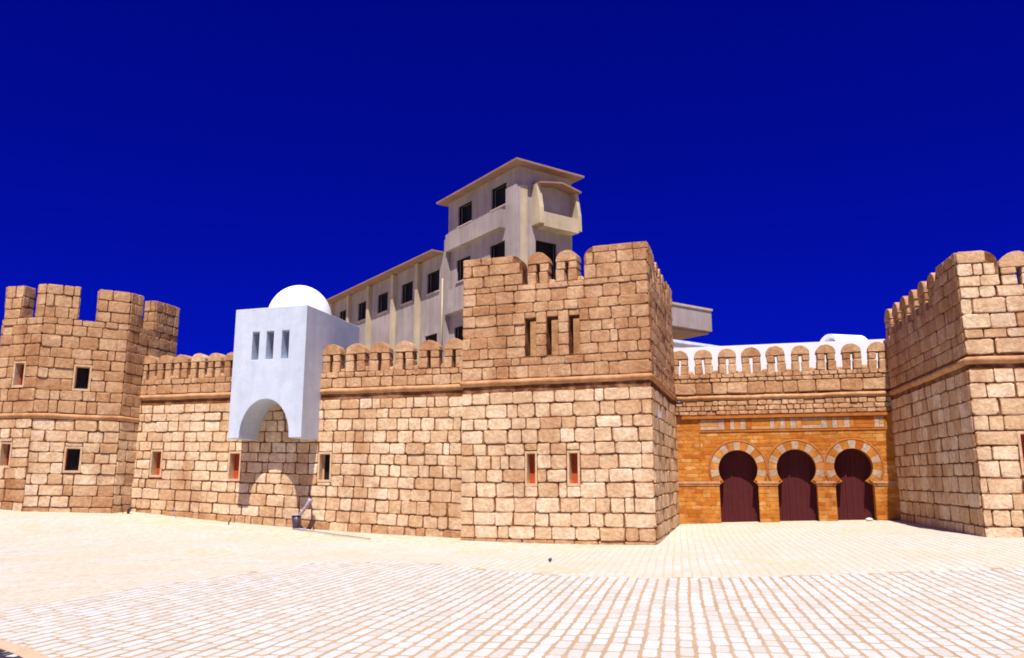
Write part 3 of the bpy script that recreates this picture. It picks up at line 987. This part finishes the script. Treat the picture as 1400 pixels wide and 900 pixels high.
# ------------------------------------------------------------------ octagonal tower
def build_octagon():
    L = 2.62
    k = L * math.sqrt(.5)
    e23 = (-20.60, 23.93); e12 = (e23[0] - k, e23[1] - k); a0 = (e12[0] - 1.66, e12[1])
    b1 = (a0[0] - k, a0[1] + k); LF = 1.66; e34 = (e23[0], e23[1] + L); e45 = (e34[0] - k, e34[1] + k)
    a5 = (e45[0] - L, e45[1]); a6 = (b1[0], b1[1] + L)
    root = empty('octagonal_tower', (-23.4, 25.2, .8), 'octagonal tan stone tower with blocky merlons at the end of the curtain wall', 'tower')
    b = root.location
    ring = [b1, a0, e12, e23, e34, e45, a5, a6]
    F = [Panel(ring[i], ring[(i + 1) % 8]) for i in range(8)]
    # F[0] diagonal left, F[1] front, F[2] diagonal right, F[3] right side
    wins = {1: [(-23.40 - a0[0], -23.0 - a0[0], 4.98, 5.76), (-23.59 - a0[0], -23.19 - a0[0], 2.32, 3.06)],
            2: [(L - 1.52, L - 1.07, 4.92, 5.70), (L - 1.55, L - 1.11, 2.17, 2.92)]}
    pc = Pieces(root)
    for i in range(8):
        w = wins.get(i, [])
        core(F[i], root, 0.2, 7.32 - .003 * i, .5, 'mortar', w, s0=.01, s1=F[i].L - .01)
        if i > 4: continue
        ex = [(a - .05, c + .05, d - .055, e + .065) for a, c, d, e in w]
        zb = {0: .95, 1: .80, 2: .68, 3: .66, 4: .8}[i]
        lay(F[i], pc, zb, zb - .06, 3.88, 9, 'stone_low', s0=-.012, s1=F[i].L + .012, openings=ex, wmin=.40, wmax=.75, foot=3)
        lay(F[i], pc, 4.08, 4.08, 7.32, 9, 'stone_up', s0=-.012, s1=F[i].L + .012, openings=ex, wmin=.40, wmax=.72, thin=(8,))
        for q in w: window(root, F[i], *q, style='darkred' if q[3] < 4 or i == 1 else 'dark')
    string_course(root, [ring[i % 8] for i in range(9)], 3.98, .08)
    # block merlons that wrap round the corners: (facet, s0, s1) runs
    runs = [[(0, L - .6, L - .01), (1, .01, .70)], [(1, LF - .36, LF - .01), (2, .01, 1.02)], [(2, L - 1.02, L - .01), (3, .01, .62)], [(3, 1.30, L - .01), (4, .01, .5)], [(5, .8, 1.6)]]
    for run in runs:
        mb = MB()
        for (i, a, c) in run:
            f = F[i].frame(root)
            mb.box((a, 0, 7.3), (c, .48, 8.46), f)
            lay(F[i], pc, 7.32, 7.32, 8.48, 3, 'stone_up', s0=a - (.012 if a < .1 else 0), s1=c + (.012 if c > F[i].L - .1 else 0), wmin=.3, wmax=.55)
            # end faces
            for (s, sgn) in ((a, -1), (c, 1)):
                if .05 < s < F[i].L - .05:
                    p_in, p_out = F[i].at(s, -.47, 0), F[i].at(s, .02, 0)
                    E = Panel((p_out.x, p_out.y), (p_in.x, p_in.y)) if sgn > 0 else Panel((p_in.x, p_in.y), (p_out.x, p_out.y))
                    lay(E, pc, 7.32, 7.32, 8.48, 3, 'stone_up', wmin=.3, wmax=.6, proud=.03)
        m = mb.build('merlon', 'mortar', root)
    pc.flush()
build_octagon()

# ------------------------------------------------------------------ gate wall with three horseshoe doors
def build_gate_wall():
    A, B = (-2.16, 30.2), (5.16, 30.2)
    root = empty('gate_wall', (1.5, 30.2, .4), 'ochre brick gate front with three horseshoe arches under a stone parapet', 'wall')
    b = root.location
    P = Panel(A, B)
    X = lambda x: x - A[0]
    doors = [(0.0, .665, 2.27), (1.94, .65, 2.29), (3.78, .62, 2.33)]
    def hole(cx, r, cz):
        a0 = math.asin((1.84 - cz) / r)
        n = 22
        arc = [(X(cx) + r * math.cos(t), cz + r * math.sin(t)) for t in [a0 + (math.pi - 2 * a0) * i / n for i in range(n + 1)]]
        jw = r * .985
        return [(X(cx) + jw, 1.72), (X(cx) + jw, 0.2)] [::-1] + arc + [(X(cx) - jw, 1.72), (X(cx) - jw, .2)]
    holes = [hole(*d) for d in doors]
    # body with door openings running to the ground
    outer = [(0, .2)]
    body = [(0, .2)]
    for h in holes:
        body += h[::-1] if h[0][0] > h[-1][0] else h
    body += [(P.L, .2), (P.L, 4.1), (0, 4.1)]
    bm = extrude_profile(body, [], 0.0, .55, lambda a, d, z: P.at(a, -d, z) - b)
    me = bpy.data.meshes.new('brick_joints'); bm.to_mesh(me); bm.free(); me.materials.append(M['brick_joint'])
    link(bpy.data.objects.new('brick_joints', me), root)
    core(P, root, 4.1, 5.65, .5, 'mortar', name='mortar_core')
    bp = Pieces(root, 'brick')
    def blocked(s, z, w, h):
        for cx, r, cz in doors:
            ro = r + .325
            for ds in (-.5, 0, .5):
                for dz in (-.5, 0, .5):
                    u, v = s + ds * w - X(cx), z + dz * h - cz
                    if z + dz * h > 1.80 and u * u + v * v < ro * ro: return True
            if z - h / 2 < 1.75 and abs(s - X(cx)) < r + w / 2 - .005: return True
        return False
    def brick_rows(z0, z1, s0, s1, n):
        h = (z1 - z0) / n
        for r in range(n):
            segs = [(s0, s1)]
            z = z0 + (r + .5) * h
            # cut the row at the arches so that bricks end against them
            for cx, rr, cz in doors:
                if z - h / 2 < 1.75: hw = rr * .985
                else:
                    dz = min(abs(z - h / 2 - cz), abs(z + h / 2 - cz)) if not (z - h / 2 < cz < z + h / 2) else 0
                    ro = rr + .335
                    if dz >= ro: continue
                    hw = math.sqrt(ro * ro - dz * dz)
                ns = []
                for a, c in segs:
                    l, q = X(cx) - hw, X(cx) + hw
                    if q <= a or l >= c: ns.append((a, c)); continue
                    if l > a: ns.append((a, l))
                    if q < c: ns.append((q, c))
                segs = ns
            for a, c in segs:
                x = a
                while x < c - .02:
                    w = random.uniform(.22, .42)
                    if c - (x + w) < .12: w = c - x
                    p = P.at(x + w / 2, 0, z)
                    bp.add(tuple(p), P.ang, 0, max(.02, w - .008),   .008 * random.uniform(.7, 1.3), h - .006, 'b', 'brick', tuple(P.n))
                    x += w
    brick_rows(.3, 1.71, 0, P.L, 10)
    brick_rows(1.86, 3.55, 0, P.L, 13)
    # frieze: ochre ground with inlaid pale strips
    brick_rows(3.63, 4.02, 0, X(-1.28), 3)
    fr = P.frame(root)
    def strip(s, z0, z1, w, mat, y=-.03):
        m = MB(); m.box((s, y, z0), (s + w, .02, z1), fr); m.build('inlay', mat, root)
    s = X(-1.22); pat = 0
    end = X(4.86)
    while s < end - .05:
        kind = pat % 2
        if kind == 0:
            w = min(.62, end - s)
            for q, (z0, z1) in enumerate(((3.65, 3.76), (3.77, 3.89), (3.90, 4.01))):
                strip(s, z0, z1, w - .01, 'vou_white' if q % 2 == 0 and pat % 4 == 0 else 'brick')
            s += w
        else:
            for q in range(6):
                w = random.uniform(.15, .22)
                if s + w > end: break
                strip(s, 3.65, 4.01, w - .012, 'vou_white' if q % 2 == 0 else 'brick')
                s += w
        pat += 1
    # mouldings
    for (s0, s1, z0, z1, out, mat) in ((0, P.L, 4.04, 4.14, .10, 'red_trim'), (X(-1.24), end, 3.565, 3.625, .035, 'red_trim'), (X(-1.29), X(-1.24), 2.6, 4.03, .03, 'red_trim'), (X(4.86), X(4.90), 3.57, 4.03, .03, 'red_trim')):
        m = MB(); m.box((s0, -out, z0), (s1, .01, z1), fr); m.build('moulding', mat, root)
    edges = [0] + [v for cx, r, cz in doors for v in (X(cx) - r * .985, X(cx) + r * .985)] + [P.L]
    for i in range(0, len(edges), 2):
        m = MB(); a, c = edges[i] - (.03 if i else 0), edges[i + 1] + (.03 if i + 1 < len(edges) - 1 else 0)
        m.box((a, -.06, 1.77), (c, .5, 1.85), fr); m.box((a + .015, -.035, 1.70), (c - .015, .3, 1.768), fr)
        m.build('impost', 'red_trim' if False else 'moulding', root)
    # voussoirs
    for cx, r, cz in doors:
        a0 = math.asin((1.86 - cz) / (r + .06)); a1 = math.pi - a0
        n = 15
        for q in range(n):
            t0 = a0 + (a1 - a0) * q / n + .006; t1 = a0 + (a1 - a0) * (q + 1) / n - .006
            ri_, ro = r - .005, r + .27
            mb = MB(); seg = 3
            for out in (-.035, .03):
                for rr in (ri_, ro):
                    for k in range(seg + 1):
                        t = t0 + (t1 - t0) * k / seg
                        mb.v.append(tuple(P.at(X(cx) + rr * math.cos(t), -out, cz + rr * math.sin(t)) - b))
            m = seg + 1
            for k in range(seg):
                mb.f += [(k, k + 1, m + k + 1, m + k), (2 * m + k, 3 * m + k, 3 * m + k + 1, 2 * m + k + 1), (k, 2 * m + k, 2 * m + k + 1, k + 1), (m + k, m + k + 1, 3 * m + k + 1, 3 * m + k)]
            mb.f += [(0, m, 3 * m, 2 * m), (seg, 2 * m + seg, 3 * m + seg, m + seg)]
            mb.build('voussoir', 'vou_white' if q % 2 == 1 else 'brick', root)
        mb = MB()
        pts = [P.at(X(cx) + (r + .305) * math.cos(t), .02, cz + (r + .305) * math.sin(t)) - b for t in [a0 + .02 + (a1 - a0 - .04) * k / 30 for k in range(31)]]
        mb.tube(pts, .028, 6); mb.build('hood_mould', 'red_trim', root, True)
        # door leaves behind the arch
        d = .44
        outline = hole(cx, r, cz)
        def leaf(sa, sb, y0, name, parent=None):
            # boards clipped by the arch
            nb = max(1, int(round((sb - sa) / .17)))
            res = None
            for q in range(nb):
                xa = sa + (sb - sa) * q / nb + .003; xb = sa + (sb - sa) * (q + 1) / nb - .003
                def top(x):
                    u = x - X(cx)
                    return cz + math.sqrt(max(0.0004, (r + .06) ** 2 - u * u))
                mb = MB()
                V = []
                for yy in (y0 + random.uniform(-.006, .006), y0 + .05):
                    for (x, z) in ((xa, .25), (xb, .25), (xb, top(xb)), ((xa + xb) / 2, top((xa + xb) / 2)), (xa, top(xa))):
                        V.append(tuple(P.at(x, -yy, z) - b))
                mb.add(V, [(0, 1, 2, 3, 4), (9, 8, 7, 6, 5), (0, 5, 6, 1), (1, 6, 7, 2), (2, 7, 8, 3), (3, 8, 9, 4), (4, 9, 5, 0)])
                o = mb.build('door' if res is None else 'board', 'door', root)
                if res is None: res = o
                else: o.parent = res
            return res
        w = r * .985 + .04
        l1 = leaf(X(cx) - w, X(cx) - w * .33, d, 'door'); l2 = leaf(X(cx) - w * .33, X(cx) + w, d + .012, 'door')
        bk = MB(); bk.box((X(cx) - r - .1, d + .066, .25), (X(cx) + r + .1, d + .1, cz + r + .1), fr)
        o = bk.build('door_backing', 'door', root); o.parent = l2
        rib = MB(); rib.box((X(cx) - w * .33 - .03, d - .03, .3), (X(cx) - w * .33 + .03, d, cz + r * .85), fr)
        o = rib.build('cover_strip', 'door', root); o.parent = l2
    # stone above
    pc = Pieces(root)
    lay(P, pc, 4.17, 4.17, 4.68, 3, 'stone_up', wmin=.2, wmax=.42, fam='m', proud=.045)
    lay(P, pc, 4.92, 4.92, 5.34, 1, 'stone_up', wmin=.5, wmax=.85)
    lay(P, pc, 5.34, 5.34, 5.66, 2, 'stone_up', wmin=.22, wmax=.42, fam='m', proud=.05)
    pc.flush(); bp.flush()
    string_course(root, [A, B], ZS - .02, .075)
    kit = MerlonKit(.66, .95, .5, .075, 860)
    for i, px in enumerate((-1.87, -1.03, -.19, .65, 1.49, 2.33, 3.17, 4.01, 4.85)):
        kit.put(root, P, X(px), 5.63, .43)
build_gate_wall()

# ------------------------------------------------------------------ right square tower
def build_right_tower():
    R0, R1, R2 = (5.13, 30.6), (5.75, 22.82), (12.0, 22.92)
    root = empty('corner_tower', (8.5, 26.5, .4), 'square stone tower with shaded flank beside the horseshoe gate', 'tower')
    b = root.location
    Pl, Pf = Panel(R0, R1), Panel(R1, R2)
    Pr, Pb = Panel(R2, (12.4, 30.6)), Panel((12.4, 30.6), R0)
    win = [(6.72 - 5.75, 7.06 - 5.75, 1.98, 2.92), (3.4, 3.74, 1.98, 2.92)]
    core(Pl, root, -.2, 6.66, .5, 'mortar', s1=Pl.L - .012)
    core(Pf, root, -.2, 6.655, .5, 'mortar', win, s0=.012)
    core(Pr, root, -.2, 6.65, .5, 'mortar'); core(Pb, root, -.2, 6.645, .5, 'mortar', s0=.5, s1=Pb.L - .52)
    pc = Pieces(root)
    ex = [(a - .06, c + .06, d - .06, e + .08) for a, c, d, e in win]
    lay(Pl, pc, .42, .30, 4.55, 11, 'stone_low', s1=Pl.L, wmin=.45, wmax=.80)
    lay(Pf, pc, .34, .34, 4.55, 11, 'stone_low', s0=-.035, openings=ex, wmin=.45, wmax=.85)
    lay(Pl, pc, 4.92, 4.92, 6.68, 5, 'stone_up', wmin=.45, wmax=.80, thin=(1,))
    lay(Pf, pc, 4.92, 4.92, 6.68, 5, 'stone_low', s0=-.035, thin=(1, 4), wmin=.42, wmax=.85)
    def cutr(r, n, a, c): return (a, c - (.26 if r == n - 1 else .08 if r == n - 2 else 0))
    def cutl(r, n, a, c): return (a + (.26 if r == n - 1 else .06 if r == n - 2 else 0), c)
    rounded_block(root, Pf, .012, .93, 6.655, 7.62, .5, 'mortar', rr=.34)
    lay(Pf, pc, 6.68, 6.68, 7.64, 3, 'stone_low', s0=-.035, s1=.93, top_cut=cutr)
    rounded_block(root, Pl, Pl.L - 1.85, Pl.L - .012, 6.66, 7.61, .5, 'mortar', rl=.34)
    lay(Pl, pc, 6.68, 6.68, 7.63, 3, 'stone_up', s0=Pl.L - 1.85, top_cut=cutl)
    pc.flush()
    kit = MerlonKit(.78, .97, .5, .11, 880)
    kf = MerlonKit(.84, .92, .5, .10, 890, 'stone_low')
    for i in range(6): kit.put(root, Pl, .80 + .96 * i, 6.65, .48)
    for i in range(5): kf.put(root, Pf, 1.40 + .95 * i, 6.66, .475)
    string_course(root, [R0, R1, R2, (12.4, 30.6)], ZS - .02, .085)
    for w in win: window(root, Pf, *w)
build_right_tower()

# ------------------------------------------------------------------ unfinished block behind
BC = Vector((-11.92, 45.36, 0))
AZ = math.radians(-50.1)
BL = Vector((math.sin(AZ), math.cos(AZ), 0)); BR = Vector((BL.y, -BL.x, 0))
def bpt(l, r): 
    q = BC + BL * l + BR * r
    return (q.x, q.y)

def facade_windows(root, P, wins, depth=.34, sill=True):
    for (a, c, z0, z1) in wins:
        fr = P.frame(root)
        mb = MB()
        t = .07
        mb.box((a, .10, z0), (a + t, .2, z1), fr); mb.box((c - t, .10, z0), (c, .2, z1), fr)
        mb.box((a + t, .10, z1 - t), (c - t, .2, z1), fr); mb.box((a + t, .10, z0), (c - t, .2, z0 + t * .7), fr)
        w = mb.build('window', 'dark_glass', root)
        m = MB(); m.box((a - .02, depth, z0 - .02), (c + .02, depth + .03, z1 + .02), fr)
        o = m.build('pane', 'dark_glass', root); o.parent = w
        if sill:
            m = MB(); m.box((a - .05, -.08, z0 - .09), (c + .05, .16, z0 - .002), fr)
            o = m.build('sill', 'sill', root); o.parent = w

def build_block():
    # four storey stair head
    root = empty('stair_tower_block', (BC.x, BC.y + 3, 0), 'beige concrete stair tower with flat eaves behind the square tower', 'building')
    L, R, H = 8.3, 4.1, 20.85
    Pl = Panel(bpt(L, 0), bpt(0, 0)); Pr = Panel(bpt(0, 0), bpt(0, R)); Pk = Panel(bpt(0, R), bpt(L, R)); Pe = Panel(bpt(L, R), bpt(L, 0))
    s = lambda a: L - a
    wl = [(s(2.98), s(1.28), 18.80, 20.24), (s(7.03), s(5.30), 18.80, 20.24), (s(3.11), s(1.45), 15.02, 16.52), (s(7.15), s(5.45), 15.02, 16.52), (s(3.1), s(1.5), 10.5, 12.0), (s(7.36), s(5.6), 10.5, 12.0)]
    core(Pl, root, 0, H, .45, 'concrete', wl, s1=L - .004, name='wall')
    wr = [(1.25, 2.85, 13.9, 16.38)]
    core(Pr, root, 0, H - .004, .45, 'concrete', wr, s0=.004, name='wall')
    core(Pk, root, 0, H - .006, .3, 'concrete', name='wall', s0=.01); core(Pe, root, 0, H - .008, .3, 'concrete', name='wall', s0=.01, s1=R - .46)
    facade_windows(root, Pl, wl); facade_windows(root, Pr, wr, sill=False)
    # eaves slab
    mb = MB(); b = root.location
    o_ = .75
    c4 = [bpt(-o_, -o_ * .9), bpt(-o_, R + o_ * .6), bpt(L + .55, R + o_ * .6), bpt(L + .55, -o_ * .9)]
    for z in (H - .02, H + .10): mb.v += [tuple(Vector((p[0], p[1], z)) - b) for p in c4]
    mb.f = [(0, 1, 2, 3), (7, 6, 5, 4), (0, 4, 5, 1), (1, 5, 6, 2), (2, 6, 7, 3), (3, 7, 4, 0)]
    mb.build('roof', 'eave', root)
    fl, frr = Pl.frame(root), Pr.frame(root)
    # spandrel boxes and corner piers on the long side
    m = MB(); m.box((.35, -.42, 17.25), (L - 1.40, -.003, 18.42), fl); m.build('spandrel', 'concrete', root)
    m = MB(); m.box((.35, -.42, 12.9), (L - 1.40, -.003, 14.5), fl); m.build('spandrel', 'concrete', root)
    for (a, c, z1) in ((L - .95, L + .18, 19.55), (-.02, .32, 18.2)):
        m = MB(); m.box((a, -.30, 0), (c, -.002, z1), fl); m.build('pier', 'concrete', root)
    m = MB(); m.box((.0, -.16, 0), (.55, -.002, 19.6), frr); m.build('pier', 'cream', root)
    # bay on the short side: cheeks, floor, parapet, hood
    d = .85
    def cheek(a, c):
        V = []
        for x in (a, c):
            V += [frr(x, -.002, 17.2), frr(x, -d, 17.2), frr(x, -d * .96, 18.2), frr(x, -d * .62, 19.72), frr(x, -.002, 19.80)]
        m = MB(); m.add(V, [(0, 1, 2, 3, 4), (9, 8, 7, 6, 5), (0, 5, 6, 1), (1, 6, 7, 2), (2, 7, 8, 3), (3, 8, 9, 4), (4, 9, 5, 0)])
        m.build('bay_cheek', 'cream', root)
    cheek(.95, 1.28); cheek(3.95, 4.2)
    m = MB(); m.box((1.28, -d + .02, 17.05), (3.95, -d + .2, 17.95), frr); m.build('bay_parapet', 'cream', root)
    m = MB(); m.box((1.285, -d + .2, 17.06), (3.945, -.002, 17.22), frr); m.build('bay_floor', 'cream', root)
    m = MB()
    V = []
    for y in (-.001, -d * 1.02):
        V += [frr(1.0, y, 19.80), frr(2.7, y, 20.10), frr(4.2, y, 19.80), frr(4.2, y, 19.70), frr(2.7, y, 19.99), frr(1.0, y, 19.70)]
    m.add(V, [(0, 1, 4, 5), (1, 2, 3, 4), (6, 11, 10, 7), (7, 10, 9, 8), (0, 6, 7, 1), (1, 7, 8, 2), (5, 4, 10, 11), (4, 3, 9, 10), (2, 8, 9, 3), (0, 5, 11, 6)])
    m.build('bay_hood', 'eave', root)
    # long lower wing
    root2 = empty('long_wing_block', (bpt(18, 0)[0], bpt(18, 0)[1] + 3, 0), 'long beige block with rows of dark windows behind the white dome', 'building')
    L0, L1, H2 = 8.3, 29.2, 17.45
    Pw = Panel(bpt(L1, -.02), bpt(L0 + .01, -.02))
    t = lambda a: L1 - a
    ww = []
    for (a, c) in ((9.38, 11.13), (13.26, 15.0), (17.28, 19.03), (21.05, 22.68), (24.8, 26.5)):
        ww.append((t(c), t(a), 14.95, 16.46)); ww.append((t(c + .15), t(a + .2), 10.5, 12.0))
    core(Pw, root2, 0, H2, .45, 'concrete', ww, name='wall')
    facade_windows(root2, Pw, ww)
    Pe2 = Panel(bpt(L1, 9), bpt(L1, -.02)); Pk2 = Panel(bpt(L0, 9), bpt(L1, 9))
    core(Pe2, root2, 0, H2 - .004, .3, 'concrete', name='wall', s1=Pe2.L - .46); core(Pk2, root2, 0, H2 - .006, .3, 'concrete', name='wall')
    mb = MB(); b = root2.location
    c4 = [bpt(L0 + .56, -.95), bpt(L0 + .56, 9.4), bpt(L1 + .6, 9.4), bpt(L1 + .6, -.95)]
    for z in (H2 + .003, H2 + .11): mb.v += [tuple(Vector((p[0], p[1], z)) - b) for p in c4]
    mb.f = [(0, 1, 2, 3), (7, 6, 5, 4), (0, 4, 5, 1), (1, 5, 6, 2), (2, 6, 7, 3), (3, 7, 4, 0)]
    mb.build('roof', 'eave', root2)
    fw_ = Pw.frame(root2)
    for a in (12.2, 16.05, 20.3, 24.2, 27.9):
        m = MB()
        x0, x1 = t(a) - .20, t(a) + .20
        V = []
        for x in (x0, x1): V += [fw_(x, -.002, 0), fw_(x, -.22, 0), fw_(x, -.30, 15.9), fw_(x, -.32, H2 - .05), fw_(x, -.002, H2 - .05)]
        m.add(V, [(0, 1, 2, 3, 4), (9, 8, 7, 6, 5), (0, 5, 6, 1), (1, 6, 7, 2), (2, 7, 8, 3), (3, 8, 9, 4), (4, 9, 5, 0)])
        m.build('fin', 'cream', root2)
    m = MB(); m.tube([Vector(fw_(t(8.75), -.12, 9)), Vector(fw_(t(8.75), -.12, 15.6))], .06, 8); m.build('drain_pipe', 'cream', root2, True)
build_block()

def build_balcony_block():
    root = empty('balcony_block', (-4.0, 46.5, 0), 'pale concrete terrace block with overhanging parapet seen beyond the square tower', 'building')
    b = root.location
    # terrace front follows the axes of the block behind
    c = Vector((-1.0, 46.0, 0))
    p0 = (c - BR * 6.5); p1 = c
    P = Panel((p0.x, p0.y), (p1.x, p1.y)); fr = P.frame(root)
    Lp = P.L
    for (a, e) in ((0, 2.2), (2.22, 4.62), (4.64, Lp)):
        m = MB(); m.box((a, 0, 10.15), (e, .12, 11.30), fr); m.build('parapet_panel', 'concrete', root)
    m = MB(); m.box((-.05, -.06, 11.30), (Lp + .06, .2, 11.42), fr); m.build('coping', 'cream', root)
    m = MB(); m.box((Lp - .12, .125, 10.15), (Lp, 6, 11.30), fr); m.build('parapet_panel', 'concrete', root)
    m = MB(); m.box((0, .13, 10.0), (Lp - .13, 6, 10.14), fr); m.build('floor_slab', 'eave', root)
    m = MB(); m.box((0, 2.2, 0), (Lp - 1.8, 8, 9.99), fr); m.build('wall', 'concrete', root)
build_balcony_block()

def build_white_hall():
    root = empty('white_hall', (2.0, 35.0, 0), 'white rendered hall with barrel vaulted hood behind the gate parapet', 'building')
    b = root.location
    m = MB(); m.box((-3.2 - b.x, 33.0 - b.y, 0), (5.6 - b.x, 39 - b.y, 7.13)); m.build('wall', 'dome_white', root)
    # barrel vault
    az = math.radians(62)
    ax = Vector((math.sin(az), math.cos(az), 0)); nx = Vector((-ax.y, ax.x, 0))
    c0 = Vector((3.70, 34.2, 6.78)); Ro, Ri, ln = .84, .70, 1.35
    mb = MB(); n = 24
    for q in (0, ln):
        for R in (Ro, Ri):
            for i in range(n + 1):
                t = math.pi * i / n
                mb.v.append(tuple(c0 + ax * q + nx * (math.cos(t) * R) + Vector((0, 0, math.sin(t) * R)) - b))
    k = n + 1
    for i in range(n):
        mb.f += [(i, i + 1, 2 * k + i + 1, 2 * k + i), (k + i + 1, k + i, 3 * k + i, 3 * k + i + 1), (i + 1, i, k + i, k + i + 1), (2 * k + i, 2 * k + i + 1, 3 * k + i + 1, 3 * k + i)]
    mb.build('vault', 'dome_white', root)
    cap = MB()  # darker panel set inside the vault, standing in for its shaded interior
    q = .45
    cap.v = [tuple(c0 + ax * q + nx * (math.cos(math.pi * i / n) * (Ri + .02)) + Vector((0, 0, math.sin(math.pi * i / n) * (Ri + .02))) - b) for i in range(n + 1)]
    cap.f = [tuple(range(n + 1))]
    cap.build('vault_shade_panel', 'concrete', root)
    # grey annex roof, lower, running back
    r2 = empty('grey_annex', (-3.5, 39.5, 0), 'low grey rendered annex with pale coping below the concrete terrace', 'building')
    b2 = r2.location
    e = Vector((-.25, 39.6, 0)); s_ = e - BR * 5.5
    P = Panel((s_.x, s_.y), (e.x, e.y)); fr = P.frame(r2)
    m = MB(); m.box((0, 0, 0), (P.L, 4, 8.05), fr); m.build('wall', 'concrete', r2)
    m = MB(); m.box((-.05, -.08, 8.053), (P.L + .08, .3, 8.17), fr); m.build('coping', 'white', r2)
build_white_hall()

# ------------------------------------------------------------------ small things on the ground
def build_small():
    # broken spotlight: stub post, tilted arm, hanging cable
    g = gz(-13.8, 24.5)
    root = empty('broken_floodlight', (-13.85, 24.45, g), 'broken purple-grey floodlight post leaning at the wall foot under the gatehouse', 'floodlight')
    b = root.location
    m = MB(); m.tube([(0, 0, -.02), (-.02, 0, .18), (-.05, 0, .44)], [.13, .14, .155], 14); m.build('stub_post', 'metal_dark', root, True)
    m = MB(); m.tube([(-.05, 0, .44), (-.05, 0, .455), (-.05, 0, .47)], [.17, .185, .16], 16); m.build('rim', 'metal_pale', root, True)
    m = MB(); m.tube([(.02, -.02, .42), (.14, -.02, .52), (.28, -.01, .70), (.38, .0, .86), (.44, .02, .96)], [.05, .05, .055, .065, .09], 10); m.build('arm', 'metal_pale', root, True)
    m = MB(); m.tube([(.44, .0, .92), (.49, -.02, .72), (.53, -.03, .45), (.55, -.03, .2), (.50, -.05, .0)], .022, 6); m.build('cable', 'metal_dark', root, True)
    m = MB(); m.tube([(-.1, -.1, .015), (.15, -.16, .02), (.40, -.12, .015)], .03, 6); m.build('foot_plate', 'metal_pale', root, True)
    # thin rod lying on the paving
    def rod(name, a, c, r, mat, label, cat):
        o = MB(); mid = tuple((p + q) / 2 for p, q in zip(a, c))
        pts = [Vector(a).lerp(Vector(c), t) for t in (0, .25, .5, .75, 1)]
        pts[1] += Vector((0, 0, .01)); pts[3] += Vector((.01, .02, 0))
        o.tube([p - Vector(mid) for p in pts], r, 7)
        q = o.build(name, mat, None, True); q.location = mid
        tag(q, label, cat)
    ra, rc = (-13.6, 24.1), (-10.6, 23.0)
    rod('metal_rod', (ra[0], ra[1], gz(*ra) + .04), (rc[0], rc[1], gz(*rc) + .04), .02, 'metal_pale', 'thin bent rod lying on the paving near the curtain wall', 'rod')
    p = (-16.2, 24.15); rod('iron_peg', (p[0], p[1], gz(*p) - .02), (p[0] + .06, p[1] + .02, gz(*p) + .22), .022, 'metal_dark', 'short dark iron peg standing in the paving before the gatehouse', 'peg')
    p = (-18.42, 24.45); rod('dry_stick', (p[0], p[1], gz(*p) - .02), (p[0] - .14, p[1], gz(*p) + .34), .012, 'metal_pale', 'thin dry stick stuck upright near a red slit window', 'stick')
    p = (-20.2, 24.25)
    root = empty('scrap_pipe', (p[0], p[1], gz(*p)), 'small dark scrap pipe where the octagonal tower meets the wall', 'pipe')
    m = MB(); m.tube([(0, 0, -.02), (.02, 0, .14), (.10, -.02, .22)], .05, 8); m.build('elbow', 'metal_dark', root, True)
    m = MB(); m.tube([(-.12, -.1, -.02), (-.16, -.1, .28)], .012, 6); m.build('wire', 'metal_dark', root, True)
    # pebble on the paving
    me = block_mesh('loose_stone', .09, .07, .08, 77, 'metal_dark', .03, .02)
    o = bpy.data.objects.new('loose_stone', me); o.location = (-4.13, 18.4, gz(-4.13, 18.4) + .012); link(o)
    tag(o, 'small dark loose stone lying alone on the open paving', 'stone')
    me = block_mesh('rubbish_bag', .24, .18, .10, 78, 'rubbish', .05, .04)
    o = bpy.data.objects.new('rubbish_bag', me); o.location = (4.12, 30.0, gz(4.12, 30.0)); link(o)
    tag(o, 'crumpled white bag at the foot of a horseshoe door', 'bag')
build_small()
